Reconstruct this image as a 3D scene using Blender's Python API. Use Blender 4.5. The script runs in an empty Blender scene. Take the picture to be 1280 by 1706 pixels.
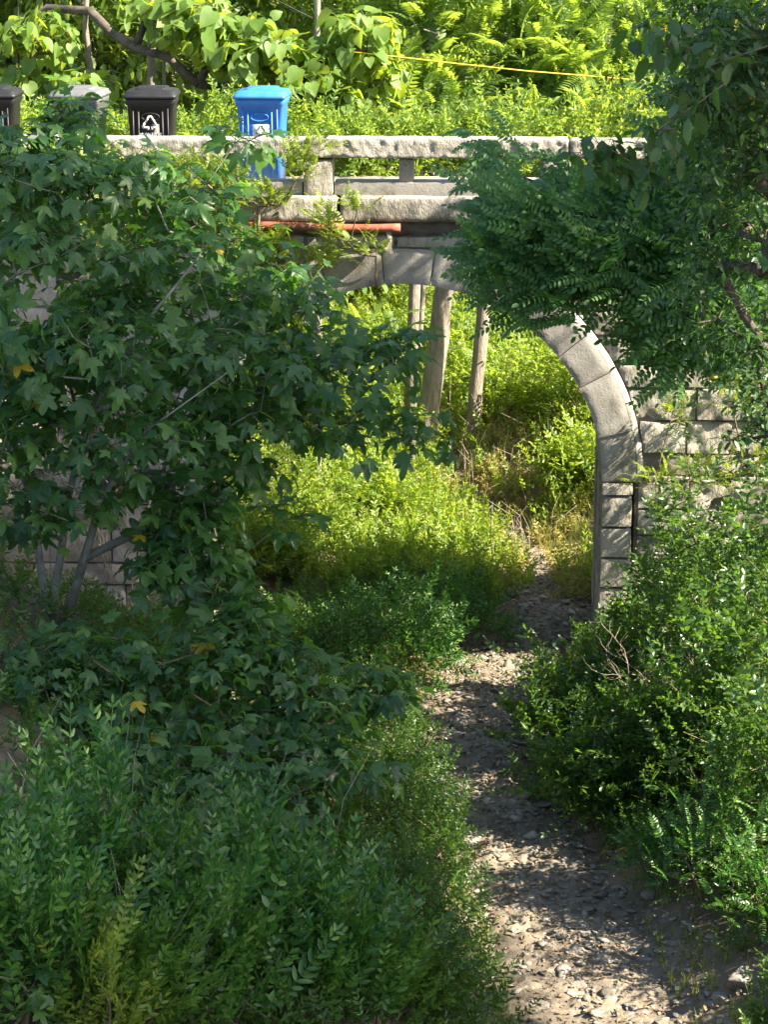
import bpy, bmesh, math, random
import numpy as np
from mathutils import Vector, Matrix

SEED = 11
rng = np.random.default_rng(SEED)
random.seed(SEED)
S = bpy.context.scene
C = S.collection
R = math.radians

# ------------------------------------------------------------------ camera
PW, PH, FPX = 1280.0, 1706.0, 3900.0
CAM = np.array([0.84, -26.0, 8.33])
YAW = math.atan(160 / FPX)            # turned a little to the left of the gully axis
PITCH = math.atan((853 + 200) / FPX)  # looking down
fwd = np.array([-math.sin(YAW) * math.cos(PITCH), math.cos(YAW) * math.cos(PITCH), -math.sin(PITCH)])
rgt = np.array([math.cos(YAW), math.sin(YAW), 0.0])
upv = np.cross(rgt, fwd)


def ray(px, py):
    return fwd + rgt * ((px - PW / 2) / FPX) - upv * ((py - PH / 2) / FPX)


def at(px, py, Y):
    """point of the pixel's sight line at world depth Y"""
    d = ray(px, py)
    return CAM + d * ((Y - CAM[1]) / d[1])


cd = bpy.data.cameras.new('camera')
cam = bpy.data.objects.new('camera', cd)
C.objects.link(cam)
cam.location = CAM
M = Matrix((rgt, upv, -fwd)).transposed()
cam.rotation_euler = M.to_euler()
cd.sensor_fit = 'VERTICAL'
cd.sensor_height = 36.0
cd.lens = FPX / PH * 36.0
cd.clip_end = 2000
S.camera = cam

# ------------------------------------------------------------------ light
SUN = np.array([0.74, -0.20, 0.64])
SUN /= np.linalg.norm(SUN)
w = bpy.data.worlds.new('World')
S.world = w
w.use_nodes = True
nt = w.node_tree
bg = nt.nodes['Background']
sky = nt.nodes.new('ShaderNodeTexSky')
sky.sky_type = 'NISHITA'
sky.sun_disc = False
sky.sun_elevation = math.asin(SUN[2])
sky.sun_rotation = math.atan2(SUN[0], SUN[1])
sky.air_density = 1.0
sky.dust_density = 1.5
sky.ozone_density = 0.4
nt.links.new(sky.outputs[0], bg.inputs[0])
bg.inputs[1].default_value = 0.085
ld = bpy.data.lights.new('sun', 'SUN')
ld.energy = 5.0
ld.angle = R(0.5)
ld.color = (1.0, 0.89, 0.70)
lo = bpy.data.objects.new('sun', ld)
C.objects.link(lo)
lo.rotation_euler = Vector(SUN).to_track_quat('Z', 'Y').to_euler()
lo.location = (20, -10, 25)
S.view_settings.view_transform = 'Standard'
S.view_settings.look = 'None'
S.view_settings.exposure = 2.3
S.view_settings.gamma = 1.0
S.cycles.max_bounces = 8
S.cycles.diffuse_bounces = 4
S.cycles.transmission_bounces = 6
S.cycles.use_denoising = True


# ------------------------------------------------------------------ numpy helpers
def hash3(i, j, k):
    n = (i * 73856093) ^ (j * 19349663) ^ (k * 83492791)
    n = (n ^ (n >> 13)) * 1274126177
    n = n ^ (n >> 16)
    return (n & 0xFFFF) / 65535.0


def vnoise(P):
    """value noise, P (...,3) -> 0..1"""
    P = np.asarray(P, float)
    I = np.floor(P).astype(np.int64)
    f = P - I
    f = f * f * (3 - 2 * f)
    out = 0
    for dx in (0, 1):
        for dy in (0, 1):
            for dz in (0, 1):
                h = hash3(I[..., 0] + dx, I[..., 1] + dy, I[..., 2] + dz)
                wgt = (f[..., 0] if dx else 1 - f[..., 0]) * (f[..., 1] if dy else 1 - f[..., 1]) * (f[..., 2] if dz else 1 - f[..., 2])
                out = out + h * wgt
    return out


def fbm(P, octs=3):
    P = np.asarray(P, float)
    s, a, t = 0, 1.0, 0
    for o in range(octs):
        s = s + a * vnoise(P * 2 ** o + 17.3 * o)
        t += a
        a *= 0.5
    return s / t


def nrm(v):
    v = np.asarray(v, float)
    return v / np.maximum(np.linalg.norm(v, axis=-1, keepdims=True), 1e-9)


class MB:
    """collects vertex / triangle arrays, links them as one mesh object"""

    def __init__(s):
        s.v, s.t, s.n = [], [], 0

    def add(s, V, T):
        V = np.asarray(V, float).reshape(-1, 3)
        s.v.append(V)
        s.t.append(np.asarray(T, np.int64).reshape(-1, 3) + s.n)
        s.n += len(V)

    def grid(s, V, nu, nv, flip=False):
        """V is (nu*nv,3)"""
        i = np.arange(nu - 1)[:, None] * nv + np.arange(nv - 1)[None]
        a, b, c, d = i, i + nv, i + nv + 1, i + 1
        T = np.concatenate([np.stack([a, b, c], -1).reshape(-1, 3), np.stack([a, c, d], -1).reshape(-1, 3)])
        if flip:
            T = T[:, ::-1]
        s.add(V, T)

    def tube(s, P, r, sides=5, cap=True):
        P = np.asarray(P, float)
        n = len(P)
        r = np.broadcast_to(np.asarray(r, float), (n,))
        tg = nrm(np.gradient(P, axis=0))
        ref = np.array([0.31, 0.93, 0.2]) if abs(tg[0][2]) > 0.7 else np.array([0.05, 0.1, 1.0])
        X = nrm(np.cross(tg, ref))
        Y = np.cross(tg, X)
        a = np.arange(sides) / sides * 2 * math.pi
        V = P[:, None] + r[:, None, None] * (np.cos(a)[None, :, None] * X[:, None] + np.sin(a)[None, :, None] * Y[:, None])
        V = V.reshape(-1, 3)
        T = []
        for i in range(n - 1):
            for k in range(sides):
                a0, a1 = i * sides + k, i * sides + (k + 1) % sides
                T += [(a0, a1, a1 + sides), (a0, a1 + sides, a0 + sides)]
        if cap:
            for k in range(1, sides - 1):
                T.append(((n - 1) * sides, (n - 1) * sides + k, (n - 1) * sides + k + 1))
                T.append((0, k + 1, k))
        s.add(V, T)

    def box(s, x0, x1, y0, y1, z0, z1):
        V = [(x, y, z) for x in (x0, x1) for y in (y0, y1) for z in (z0, z1)]
        T = [(0, 1, 3), (0, 3, 2), (4, 6, 7), (4, 7, 5), (0, 4, 5), (0, 5, 1), (2, 3, 7), (2, 7, 6), (0, 2, 6), (0, 6, 4), (1, 5, 7), (1, 7, 3)]
        s.add(V, T)

    def build(s, name, mat, parent=None, smooth=False):
        V = np.concatenate(s.v)
        T = np.concatenate(s.t)
        me = bpy.data.meshes.new(name)
        me.vertices.add(len(V))
        me.vertices.foreach_set('co', V.astype(np.float32).ravel())
        me.loops.add(len(T) * 3)
        me.loops.foreach_set('vertex_index', T.astype(np.int32).ravel())
        me.polygons.add(len(T))
        me.polygons.foreach_set('loop_start', np.arange(0, len(T) * 3, 3, dtype=np.int32))
        if smooth:
            me.polygons.foreach_set('use_smooth', np.ones(len(T), bool))
        me.update(calc_edges=True)
        me.materials.append(mat)
        o = bpy.data.objects.new(name, me)
        C.objects.link(o)
        if parent:
            o.parent = parent
        return o


def tag(o, label=None, cat=None, group=None, kind=None):
    if label:
        o['label'] = label
    if cat:
        o['category'] = cat
    if group:
        o['group'] = group
    if kind:
        o['kind'] = kind
    return o


def empty(name, loc, label, cat, group=None):
    o = bpy.data.objects.new(name, None)
    C.objects.link(o)
    o.location = loc
    o.empty_display_size = 0.3
    return tag(o, label, cat, group)


def copy_tree(o, parent=None):
    c = o.copy()
    C.objects.link(c)
    if parent:
        c.parent = parent
    for ch in list(o.children):
        copy_tree(ch, c)
    return c


# ------------------------------------------------------------------ materials
def new_mat(name):
    m = bpy.data.materials.new(name)
    m.use_nodes = True
    n = m.node_tree
    return m, n, n.nodes['Principled BSDF'], n.nodes['Material Output']


def leaf_mat(name, cols, trans, tw=0.45, rough=0.45, yellow=0.0, spec=0.5):
    """cols: three leaf colours picked leaf by leaf; trans: light coming through the blade"""
    m, n, p, out = new_mat(name)
    L = n.links
    geo = n.nodes.new('ShaderNodeNewGeometry')
    rp = n.nodes.new('ShaderNodeValToRGB')
    rp.color_ramp.elements[0].color = (*cols[0], 1)
    rp.color_ramp.elements[1].color = (*cols[2], 1)
    e = rp.color_ramp.elements.new(0.5)
    e.color = (*cols[1], 1)
    if yellow > 0:
        e = rp.color_ramp.elements.new(1 - yellow)
        e.color = (*cols[2], 1)
        e = rp.color_ramp.elements.new(1 - yellow + 0.002)
        e.color = (0.42, 0.30, 0.02, 1)
        rp.color_ramp.elements[-1].color = (0.45, 0.33, 0.03, 1)
    L.new(geo.outputs['Random Per Island'], rp.inputs[0])
    # small blotches over the blade
    nz = n.nodes.new('ShaderNodeTexNoise')
    nz.inputs['Scale'].default_value = 9
    tc = n.nodes.new('ShaderNodeTexCoord')
    L.new(tc.outputs['Object'], nz.inputs['Vector'])
    mp = n.nodes.new('ShaderNodeMapRange')
    mp.inputs[3].default_value = 0.75
    mp.inputs[4].default_value = 1.25
    L.new(nz.outputs[0], mp.inputs[0])
    mx = n.nodes.new('ShaderNodeMix')
    mx.data_type = 'RGBA'
    mx.blend_type = 'MULTIPLY'
    mx.inputs[0].default_value = 1
    L.new(rp.outputs[0], mx.inputs[6])
    L.new(mp.outputs[0], mx.inputs[7])
    L.new(mx.outputs[2], p.inputs['Base Color'])
    p.inputs['Roughness'].default_value = rough
    p.inputs['Specular IOR Level'].default_value = spec
    tr = n.nodes.new('ShaderNodeBsdfTranslucent')
    hs = n.nodes.new('ShaderNodeMix')
    hs.data_type = 'RGBA'
    hs.blend_type = 'MULTIPLY'
    hs.inputs[0].default_value = 0.55
    hs.inputs[6].default_value = (*trans, 1)
    rp2 = n.nodes.new('ShaderNodeMapRange')
    rp2.inputs[3].default_value = 0.6
    rp2.inputs[4].default_value = 1.3
    L.new(geo.outputs['Random Per Island'], rp2.inputs[0])
    L.new(rp2.outputs[0], hs.inputs[7])
    L.new(hs.outputs[2], tr.inputs['Color'])
    ms = n.nodes.new('ShaderNodeMixShader')
    ms.inputs[0].default_value = tw
    L.new(p.outputs[0], ms.inputs[1])
    L.new(tr.outputs[0], ms.inputs[2])
    L.new(ms.outputs[0], out.inputs[0])
    return m


def rough_mat(name, c1, c2, scale=4.0, c3=None, bump=0.4, bscale=30.0, rough=0.85, detail=6, dist=0.02, stretch=1.0):
    m, n, p, out = new_mat(name)
    L = n.links
    tc = n.nodes.new('ShaderNodeTexCoord')
    mpg = n.nodes.new('ShaderNodeMapping')
    mpg.inputs['Scale'].default_value = (1, 1, stretch)
    L.new(tc.outputs['Object'], mpg.inputs['Vector'])
    nz = n.nodes.new('ShaderNodeTexNoise')
    nz.inputs['Scale'].default_value = scale
    nz.inputs['Detail'].default_value = detail
    nz.inputs['Roughness'].default_value = 0.62
    L.new(mpg.outputs[0], nz.inputs['Vector'])
    rp = n.nodes.new('ShaderNodeValToRGB')
    rp.color_ramp.elements[0].position = 0.34
    rp.color_ramp.elements[1].position = 0.68
    rp.color_ramp.elements[0].color = (*c1, 1)
    rp.color_ramp.elements[1].color = (*c2, 1)
    L.new(nz.outputs[0], rp.inputs[0])
    col = rp.outputs[0]
    if c3:
        n2 = n.nodes.new('ShaderNodeTexNoise')
        n2.inputs['Scale'].default_value = scale * 0.45
        n2.inputs['Detail'].default_value = 8
        n2.inputs['Roughness'].default_value = 0.7
        L.new(mpg.outputs[0], n2.inputs['Vector'])
        r2 = n.nodes.new('ShaderNodeValToRGB')
        r2.color_ramp.elements[0].position = 0.52
        r2.color_ramp.elements[1].position = 0.66
        L.new(n2.outputs[0], r2.inputs[0])
        mx = n.nodes.new('ShaderNodeMix')
        mx.data_type = 'RGBA'
        L.new(r2.outputs[0], mx.inputs[0])
        L.new(col, mx.inputs[6])
        mx.inputs[7].default_value = (*c3, 1)
        col = mx.outputs[2]
    geo = n.nodes.new('ShaderNodeNewGeometry')
    mr = n.nodes.new('ShaderNodeMapRange')
    mr.inputs[3].default_value = 0.72
    mr.inputs[4].default_value = 1.22
    L.new(geo.outputs['Random Per Island'], mr.inputs[0])
    m2 = n.nodes.new('ShaderNodeMix')
    m2.data_type = 'RGBA'
    m2.blend_type = 'MULTIPLY'
    m2.inputs[0].default_value = 1
    L.new(col, m2.inputs[6])
    L.new(mr.outputs[0], m2.inputs[7])
    L.new(m2.outputs[2], p.inputs['Base Color'])
    p.inputs['Roughness'].default_value = rough
    p.inputs['Specular IOR Level'].default_value = 0.25
    b = n.nodes.new('ShaderNodeBump')
    b.inputs['Strength'].default_value = bump
    b.inputs['Distance'].default_value = dist
    n3 = n.nodes.new('ShaderNodeTexNoise')
    n3.inputs['Scale'].default_value = bscale
    n3.inputs['Detail'].default_value = 8
    n3.inputs['Roughness'].default_value = 0.65
    L.new(mpg.outputs[0], n3.inputs['Vector'])
    L.new(n3.outputs[0], b.inputs['Height'])
    L.new(b.outputs[0], p.inputs['Normal'])
    return m


def plastic_mat(name, col, rough=0.42, dust=0.12):
    m, n, p, out = new_mat(name)
    L = n.links
    tc = n.nodes.new('ShaderNodeTexCoord')
    nz = n.nodes.new('ShaderNodeTexNoise')
    nz.inputs['Scale'].default_value = 6
    nz.inputs['Detail'].default_value = 8
    L.new(tc.outputs['Object'], nz.inputs['Vector'])
    rp = n.nodes.new('ShaderNodeValToRGB')
    rp.color_ramp.elements[0].position = 0.45
    rp.color_ramp.elements[1].position = 0.8
    rp.color_ramp.elements[0].color = (*col, 1)
    rp.color_ramp.elements[1].color = tuple(c * (1 - dust) + d * dust for c, d in zip(col, (0.4, 0.36, 0.3))) + (1,)
    L.new(nz.outputs[0], rp.inputs[0])
    L.new(rp.outputs[0], p.inputs['Base Color'])
    mr = n.nodes.new('ShaderNodeMapRange')
    mr.inputs[3].default_value = rough - 0.1
    mr.inputs[4].default_value = rough + 0.2
    L.new(nz.outputs[0], mr.inputs[0])
    L.new(mr.outputs[0], p.inputs['Roughness'])
    return m


def soil_mat(name):
    """earth with brown litter, pebbles and darker damp patches"""
    m = rough_mat(name, (0.10, 0.075, 0.05), (0.22, 0.17, 0.115), 2.2, (0.07, 0.06, 0.035), 0.7, 22, 0.95, 10, 0.03)
    return m


MAT = {
    'stone': rough_mat('weathered_limestone', (0.26, 0.238, 0.205), (0.40, 0.37, 0.32), 3.5, (0.11, 0.11, 0.075), 0.9, 26, 0.9, 10, 0.03, .5),
    'tooled': rough_mat('tooled_limestone', (0.30, 0.275, 0.24), (0.43, 0.40, 0.345), 5.0, (0.15, 0.145, 0.11), 1.0, 24, 0.9, 8, 0.05, .55),
    'ring': rough_mat('smooth_arch_stone', (0.26, 0.245, 0.225), (0.36, 0.34, 0.31), 3.2, (0.13, 0.125, 0.095), 0.8, 40, 0.85, 8, 0.008),
    'mortar': rough_mat('dark_mortar', (0.11, 0.10, 0.085), (0.20, 0.185, 0.16), 5, None, 0.6, 30),
    'road': rough_mat('concrete_road', (0.22, 0.21, 0.19), (0.32, 0.30, 0.27), 3, (0.16, 0.14, 0.11), 0.3, 60),
    'soil': soil_mat('earth'),
    'path': rough_mat('trodden_earth', (0.13, 0.105, 0.08), (0.30, 0.25, 0.19), 3.2, (0.11, 0.085, 0.06), 0.8, 24, 0.95, 10, 0.03),
    'gravel': rough_mat('path_stones', (0.15, 0.135, 0.115), (0.30, 0.27, 0.23), 6, (0.12, 0.10, 0.075), 0.5, 40),
    'rock': rough_mat('rock', (0.13, 0.115, 0.10), (0.25, 0.225, 0.19), 4, (0.13, 0.11, 0.085), 0.6, 24),
    'litter': rough_mat('dead_leaves', (0.11, 0.08, 0.05), (0.26, 0.20, 0.13), 8, None, 0.2, 40),
    'bark': rough_mat('brown_bark', (0.06, 0.05, 0.04), (0.13, 0.11, 0.085), 8, (0.04, 0.035, 0.03), 0.8, 40, 0.9, 8, 0.02),
    'palebark': rough_mat('pale_bark', (0.20, 0.175, 0.14), (0.38, 0.335, 0.275), 11, (0.12, 0.105, 0.085), 1.0, 34, 0.9, 8, 0.05, .2),
    'greybark': rough_mat('grey_bark', (0.17, 0.16, 0.14), (0.30, 0.285, 0.25), 7, (0.12, 0.12, 0.09), 0.5, 40, 0.85, 8, 0.01),
    'twig': rough_mat('twig', (0.12, 0.10, 0.06), (0.24, 0.19, 0.12), 9, None, 0.3, 60),
    'deadtwig': rough_mat('dead_twig', (0.30, 0.24, 0.18), (0.46, 0.38, 0.30), 9, None, 0.3, 60),
    'rust': rough_mat('red_pipe', (0.27, 0.06, 0.04), (0.40, 0.13, 0.085), 6, (0.15, 0.08, 0.055), 0.3, 50, 0.6),
    'black': plastic_mat('black_plastic', (0.006, 0.006, 0.007), 0.5, 0.01),
    'grey': plastic_mat('grey_plastic', (0.10, 0.105, 0.11), 0.5, 0.12),
    'blue': plastic_mat('blue_plastic', (0.02, 0.155, 0.50), 0.45, 0.10),
    'white': plastic_mat('white_print', (0.66, 0.66, 0.63), 0.6, 0.15),
    'tyre': plastic_mat('rubber', (0.02, 0.02, 0.02), 0.8),
    'yellow': plastic_mat('yellow_rubber', (0.75, 0.47, 0.05), 0.5),
    # foliage
    'broad': leaf_mat('broad_lobed_leaf', [(0.018, 0.062, 0.018), (0.042, 0.112, 0.026), (0.09, 0.17, 0.036)], (0.16, 0.38, 0.035), 0.40, 0.42, 0.010, 0.5),
    'privet': leaf_mat('small_glossy_leaf', [(0.016, 0.064, 0.014), (0.052, 0.145, 0.025), (0.15, 0.25, 0.05)], (0.10, 0.32, 0.03), 0.33, 0.40, 0, 0.5),
    'privet2': leaf_mat('small_pale_leaf', [(0.035, 0.095, 0.018), (0.06, 0.135, 0.022), (0.11, 0.19, 0.03)], (0.18, 0.38, 0.03), 0.36, 0.40, 0, 0.5),
    'sunlit_tint': leaf_mat('sunlit_tinted_leaf', [(0.11, 0.18, 0.025), (0.16, 0.23, 0.03), (0.23, 0.28, 0.04)], (0.34, 0.46, 0.04), 0.45, 0.42),  # leaf colours lightened to look sunlit; the sunlight is in the colour
    'thicket': leaf_mat('thicket_leaf', [(0.018, 0.058, 0.014), (0.036, 0.09, 0.02), (0.085, 0.145, 0.028)], (0.18, 0.34, 0.03), 0.40, 0.38, 0.004),
    'locust': leaf_mat('pinnate_leaf', [(0.034, 0.105, 0.032), (0.055, 0.14, 0.04), (0.09, 0.18, 0.045)], (0.15, 0.38, 0.04), 0.38, 0.5, 0, 0.45),
    'ovate': leaf_mat('dark_ovate_leaf', [(0.022, 0.065, 0.022), (0.032, 0.085, 0.024), (0.06, 0.11, 0.026)], (0.12, 0.28, 0.03), 0.38, 0.45, 0.006),
    'heart': leaf_mat('large_heart_leaf', [(0.07, 0.145, 0.022), (0.10, 0.185, 0.03), (0.14, 0.22, 0.05)], (0.42, 0.55, 0.04), 0.45, 0.55),
    'fern': leaf_mat('long_pinnate_leaf', [(0.075, 0.15, 0.028), (0.11, 0.19, 0.04), (0.16, 0.24, 0.06)], (0.42, 0.58, 0.06), 0.48, 0.42),
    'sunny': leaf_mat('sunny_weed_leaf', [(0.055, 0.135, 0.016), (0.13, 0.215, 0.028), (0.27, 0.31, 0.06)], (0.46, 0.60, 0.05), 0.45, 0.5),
    'grass': leaf_mat('grass_blade', [(0.10, 0.18, 0.025), (0.16, 0.22, 0.04), (0.28, 0.26, 0.08)], (0.42, 0.50, 0.06), 0.40, 0.5),
    'wood': leaf_mat('woodland_leaf', [(0.06, 0.13, 0.02), (0.095, 0.175, 0.028), (0.15, 0.225, 0.045)], (0.42, 0.56, 0.05), 0.48, 0.5),
    'dryweed': leaf_mat('drying_weed_leaf', [(0.20, 0.20, 0.045), (0.30, 0.26, 0.08), (0.38, 0.32, 0.13)], (0.50, 0.46, 0.12), 0.40, 0.6),
    'hill': rough_mat('woodland_floor', (0.03, 0.05, 0.015), (0.09, 0.11, 0.03), 1.2, (0.10, 0.085, 0.05), 0.8, 8, 0.95, 10, 0.1),
}

# ------------------------------------------------------------------ terrain
def pix_ground(px, py, z=0.0):
    d = ray(px, py)
    return CAM + d * ((z - CAM[2]) / d[2])


PATH_PX = [(1020, 1900), (1000, 1706), (945, 1560), (870, 1430), (810, 1310), (797, 1220), (822, 1130), (868, 1075), (912, 1015), (905, 950), (868, 895), (822, 845), (775, 795), (700, 745), (600, 700)]
PATH_Z = {1015: -.42, 950: -.5, 895: -.38, 845: -.2, 1075: -.25, 1130: -.08}
PP = np.array([pix_ground(*p, PATH_Z.get(p[1], 0.0)) for p in PATH_PX])
PP[:, 2] = 0
_o = np.argsort(PP[:, 1])
PATH_Y, PATH_X = PP[_o, 1], PP[_o, 0]


def path_x(y):
    x = np.interp(y, PATH_Y, PATH_X)
    return x


def sstep(a, b, x):
    t = np.clip((x - a) / (b - a), 0, 1)
    return t * t * (3 - 2 * t)


def height(x, y):
    x = np.asarray(x, float)
    y = np.asarray(y, float)
    # smooth gully axis: the path near the camera, the arch at the bridge
    px_ = path_x(y)
    ax = px_ * (1 - sstep(3.5, 10, y)) + 0.0
    s = x - ax
    left = np.interp(-s, [0.65, 1.3, 2.9, 4.2, 8.0, 12.0, 40], [0, 0.42, 1.35, 1.95, 4.4, 4.75, 6.0])
    right = np.interp(s, [0.6, 1.0, 1.9, 3.4, 6.5, 10.0, 40], [0, 0.22, 0.75, 1.5, 4.2, 4.7, 6.5])
    h = np.where(s < 0, left, right)
    h = np.where((s < 0) & (y > -6), h * (1 - .82 * sstep(-5.6, -3.2, y) * (1 - sstep(-7.5, -5.0, x) * 0) * sstep(-9.0, -5.0, x)), h)
    # under the arch the ground between the abutments is low
    nb = np.exp(-((y - 1.6) / 2.6) ** 4)
    low = np.minimum(h, 0.10 + 0.25 * np.clip(np.abs(x) - 1.0, 0, 1.2))
    inside = nb * (np.abs(x) < 2.45)
    h = h * (1 - inside) + low * inside
    # behind the bridge: open slope, the path cutting up it
    back = sstep(4.0, 7.0, y)
    hb = 0.05 + 0.075 * np.clip(y - 4, 0, 60) + 0.24 * np.clip(y - 13, 0, 45)
    side = np.interp(np.abs(x - 0.2), [0, 1.6, 3.5, 7, 12], [0, 0.15, 0.9, 3.4, 4.6])
    hb = hb + side * np.exp(-np.clip(y - 9, 0, 99) / 16)
    cut = np.exp(-((x - px_) / 0.7) ** 2) * 0.25 * (y < 18)
    hb = hb - cut
    h = h * (1 - back) + hb * back
    P = np.stack([x * 0.9, y * 0.9, np.zeros_like(x)], -1)
    h = h + (fbm(P, 3) - 0.5) * 0.28 * sstep(0.4, 1.6, np.abs(x - px_))
    P2 = np.stack([x * 3.1, y * 3.1, np.ones_like(x) * 3], -1)
    h = h + (fbm(P2, 3) - 0.5) * 0.10
    h = h - .52 * sstep(-2.6, .6, y) * (1 - sstep(4.2, 9.0, y)) * np.exp(-(x / 5.0) ** 4)
    # never above the road level right behind / under the bridge
    nearroad = sstep(-1.2, -0.2, y) * (1 - sstep(3.6, 5.0, y))
    h = np.where(nearroad > 0, np.minimum(h, 4.55 + (1 - nearroad) * 6), h)
    return h


def ground_at(px, py):
    """where a pixel's sight line meets the terrain"""
    d = ray(px, py)
    t = np.linspace(9, 75, 3300)
    P = CAM + d * t[:, None]
    below = P[:, 2] < height(P[:, 0], P[:, 1])
    i = int(np.argmax(below)) if below.any() else len(t) - 1
    return P[i]


def axis(dense0, dense1, step, lo_, hi_):
    a = list(np.arange(dense0, dense1, step))
    st, v = step, dense1
    while v < hi_:
        a.append(v)
        st *= 1.25
        v += st
    a.append(hi_)
    st, v = step, dense0
    b = []
    while v > lo_:
        st *= 1.25
        v -= st
        b.append(max(v, lo_))
    return np.array(b[::-1] + a)


gx = axis(-6, 6, 0.09, -160, 160)
gy = axis(-13, 14, 0.09, -60, 240)
X, Y = np.meshgrid(gx, gy, indexing='ij')
Z = height(X, Y)
g = MB()
g.grid(np.stack([X, Y, Z], -1).reshape(-1, 3), len(gx), len(gy))
tag(g.build('ground', MAT['soil'], smooth=True), kind='structure')

# path sheet
ys = np.arange(-15.0, 6.4, 0.025)
us = np.linspace(-1, 1, 61)
YY, UU = np.meshgrid(ys, us, indexing='ij')
half = np.interp(YY, [-15, -9.8, -7, -4, 0, 6, 11], [1.15, 1.05, 0.68, 0.5, 0.5, 0.22, 0.1])
half = half * (0.8 + 0.45 * fbm(np.stack([YY * 1.3, np.sign(UU) * 5, UU * 0], -1), 2))
XX = path_x(YY) + UU * half


def path_z(x, y):
    return height(x, y) + 0.03 + (fbm(np.stack([x * 7, y * 7, x * 0], -1), 3) - 0.5) * 0.10 + (fbm(np.stack([x * 22, y * 22, x * 0], -1), 2) - 0.5) * 0.04


ZZ = path_z(XX, YY) - 0.06 * np.abs(UU) ** 6
pm = MB()
pm.grid(np.stack([XX, YY, ZZ], -1).reshape(-1, 3), len(ys), len(us), flip=True)
tag(pm.build('path', MAT['path'], smooth=True), kind='structure')


# ------------------------------------------------------------------ stones on the path
def ico():
    bm = bmesh.new()
    bmesh.ops.create_icosphere(bm, subdivisions=1, radius=1)
    V = np.array([v.co[:] for v in bm.verts])
    T = np.array([[v.index for v in f.verts] for f in bm.faces])
    bm.free()
    return V, T


def ico2(sub):
    bm = bmesh.new()
    bmesh.ops.create_icosphere(bm, subdivisions=sub, radius=1)
    V = np.array([v.co[:] for v in bm.verts])
    T = np.array([[v.index for v in f.verts] for f in bm.faces])
    bm.free()
    return V, T


def rotz(n, tilt=0.3):
    a = rng.uniform(0, 2 * math.pi, n)
    ca, sa = np.cos(a), np.sin(a)
    Rz = np.zeros((n, 3, 3))
    Rz[:, 0, 0], Rz[:, 0, 1], Rz[:, 1, 0], Rz[:, 1, 1], Rz[:, 2, 2] = ca, -sa, sa, ca, 1
    b = rng.normal(0, tilt, n)
    cb, sb = np.cos(b), np.sin(b)
    Rx = np.zeros((n, 3, 3))
    Rx[:, 0, 0], Rx[:, 1, 1], Rx[:, 1, 2], Rx[:, 2, 1], Rx[:, 2, 2] = 1, cb, -sb, sb, cb
    c = rng.uniform(0, 2 * math.pi, n)
    Rc = np.zeros((n, 3, 3))
    Rc[:, 0, 0], Rc[:, 0, 1], Rc[:, 1, 0], Rc[:, 1, 1], Rc[:, 2, 2] = np.cos(c), -np.sin(c), np.sin(c), np.cos(c), 1
    return Rz @ Rx @ Rc


def stamp(mb, temps, P, F, Sc):
    """place templates (V,T) at P with frames F and sizes Sc"""
    P = np.asarray(P)
    k = rng.integers(0, len(temps), len(P))
    for i, (V, T) in enumerate(temps):
        sel = np.where(k == i)[0]
        if not len(sel):
            continue
        s = np.asarray(Sc)[sel]
        if s.ndim == 1:
            s = s[:, None]
        W = np.einsum('nij,nvj->nvi', F[sel], V[None] * s[:, None, :] if s.shape[1] == 3 else V[None] * s[:, :, None])
        W = W + P[sel][:, None]
        TT = T[None] + (np.arange(len(sel)) * len(V))[:, None, None]
        mb.add(W.reshape(-1, 3), TT.reshape(-1, 3))


iv, it = ico()
def chip(V, n_, lo_=.45, hi_=.85):
    V = V.copy()
    for q in nrm(rng.normal(0, 1, (n_, 3))):
        lim = rng.uniform(lo_, hi_)
        d = V @ q
        V = V - np.clip(d - lim, 0, None)[:, None] * q
    return V


stones = []
for i in range(8):
    V, it = ico2(2)
    stones.append((chip(V, 9), it))
for i in range(0):
    V = iv * (1 + rng.normal(0, 0.34, (len(iv), 1)))
    V[:, 2] = np.clip(V[:, 2], -0.6, 0.55 + rng.uniform(0, 0.3))
    stones.append((V, it))
n = 6500
sy = rng.uniform(-12.5, 4.5, n)
sx = path_x(sy) + rng.normal(0, 0.62, n) + (rng.random(n) < 0.25) * rng.uniform(0, 1.0, n)
sz = path_z(sx, sy)
sc = np.exp(rng.normal(-4.0, 0.6, n))
sc = np.clip(sc, 0.007, 0.11)
sc3 = np.stack([sc * rng.uniform(0.9, 2.0, n), sc * rng.uniform(0.7, 1.3, n), sc * rng.uniform(0.2, 0.55, n)], -1)
m = MB()
stamp(m, stones, np.stack([sx, sy, sz - .02 * (np.abs(sx - path_x(sy)) > .7) + sc * 0.02], -1), rotz(n), sc3)
tag(m.build('gravel', MAT['gravel']), 'loose pale stones and pebbles strewn over the earth path', 'stones', kind='stuff')


# ------------------------------------------------------------------ leaf templates
def blade(L, W, fold=0.25, droop=0.2, wide=0.42):
    """simple pointed leaf along +Y, folded along its midrib"""
    z = lambda t: -droop * L * t * t
    a, b = wide * 0.62, min(0.82, wide + 0.28)
    V = [(0, 0, 0), (-W * .5 * .86, a * L, fold * W * .43 + z(a)), (-W * .5 * .78, b * L, fold * W * .38 + z(b)), (0, L, z(1)),
         (W * .5 * .78, b * L, fold * W * .38 + z(b)), (W * .5 * .86, a * L, fold * W * .43 + z(a)), (0, 0.5 * (a + b) * L, z(0.5 * (a + b)))]
    T = [(0, 6, 1), (1, 6, 2), (2, 6, 3), (3, 6, 4), (4, 6, 5), (5, 6, 0)]
    return np.array(V, float), np.array(T)


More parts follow.
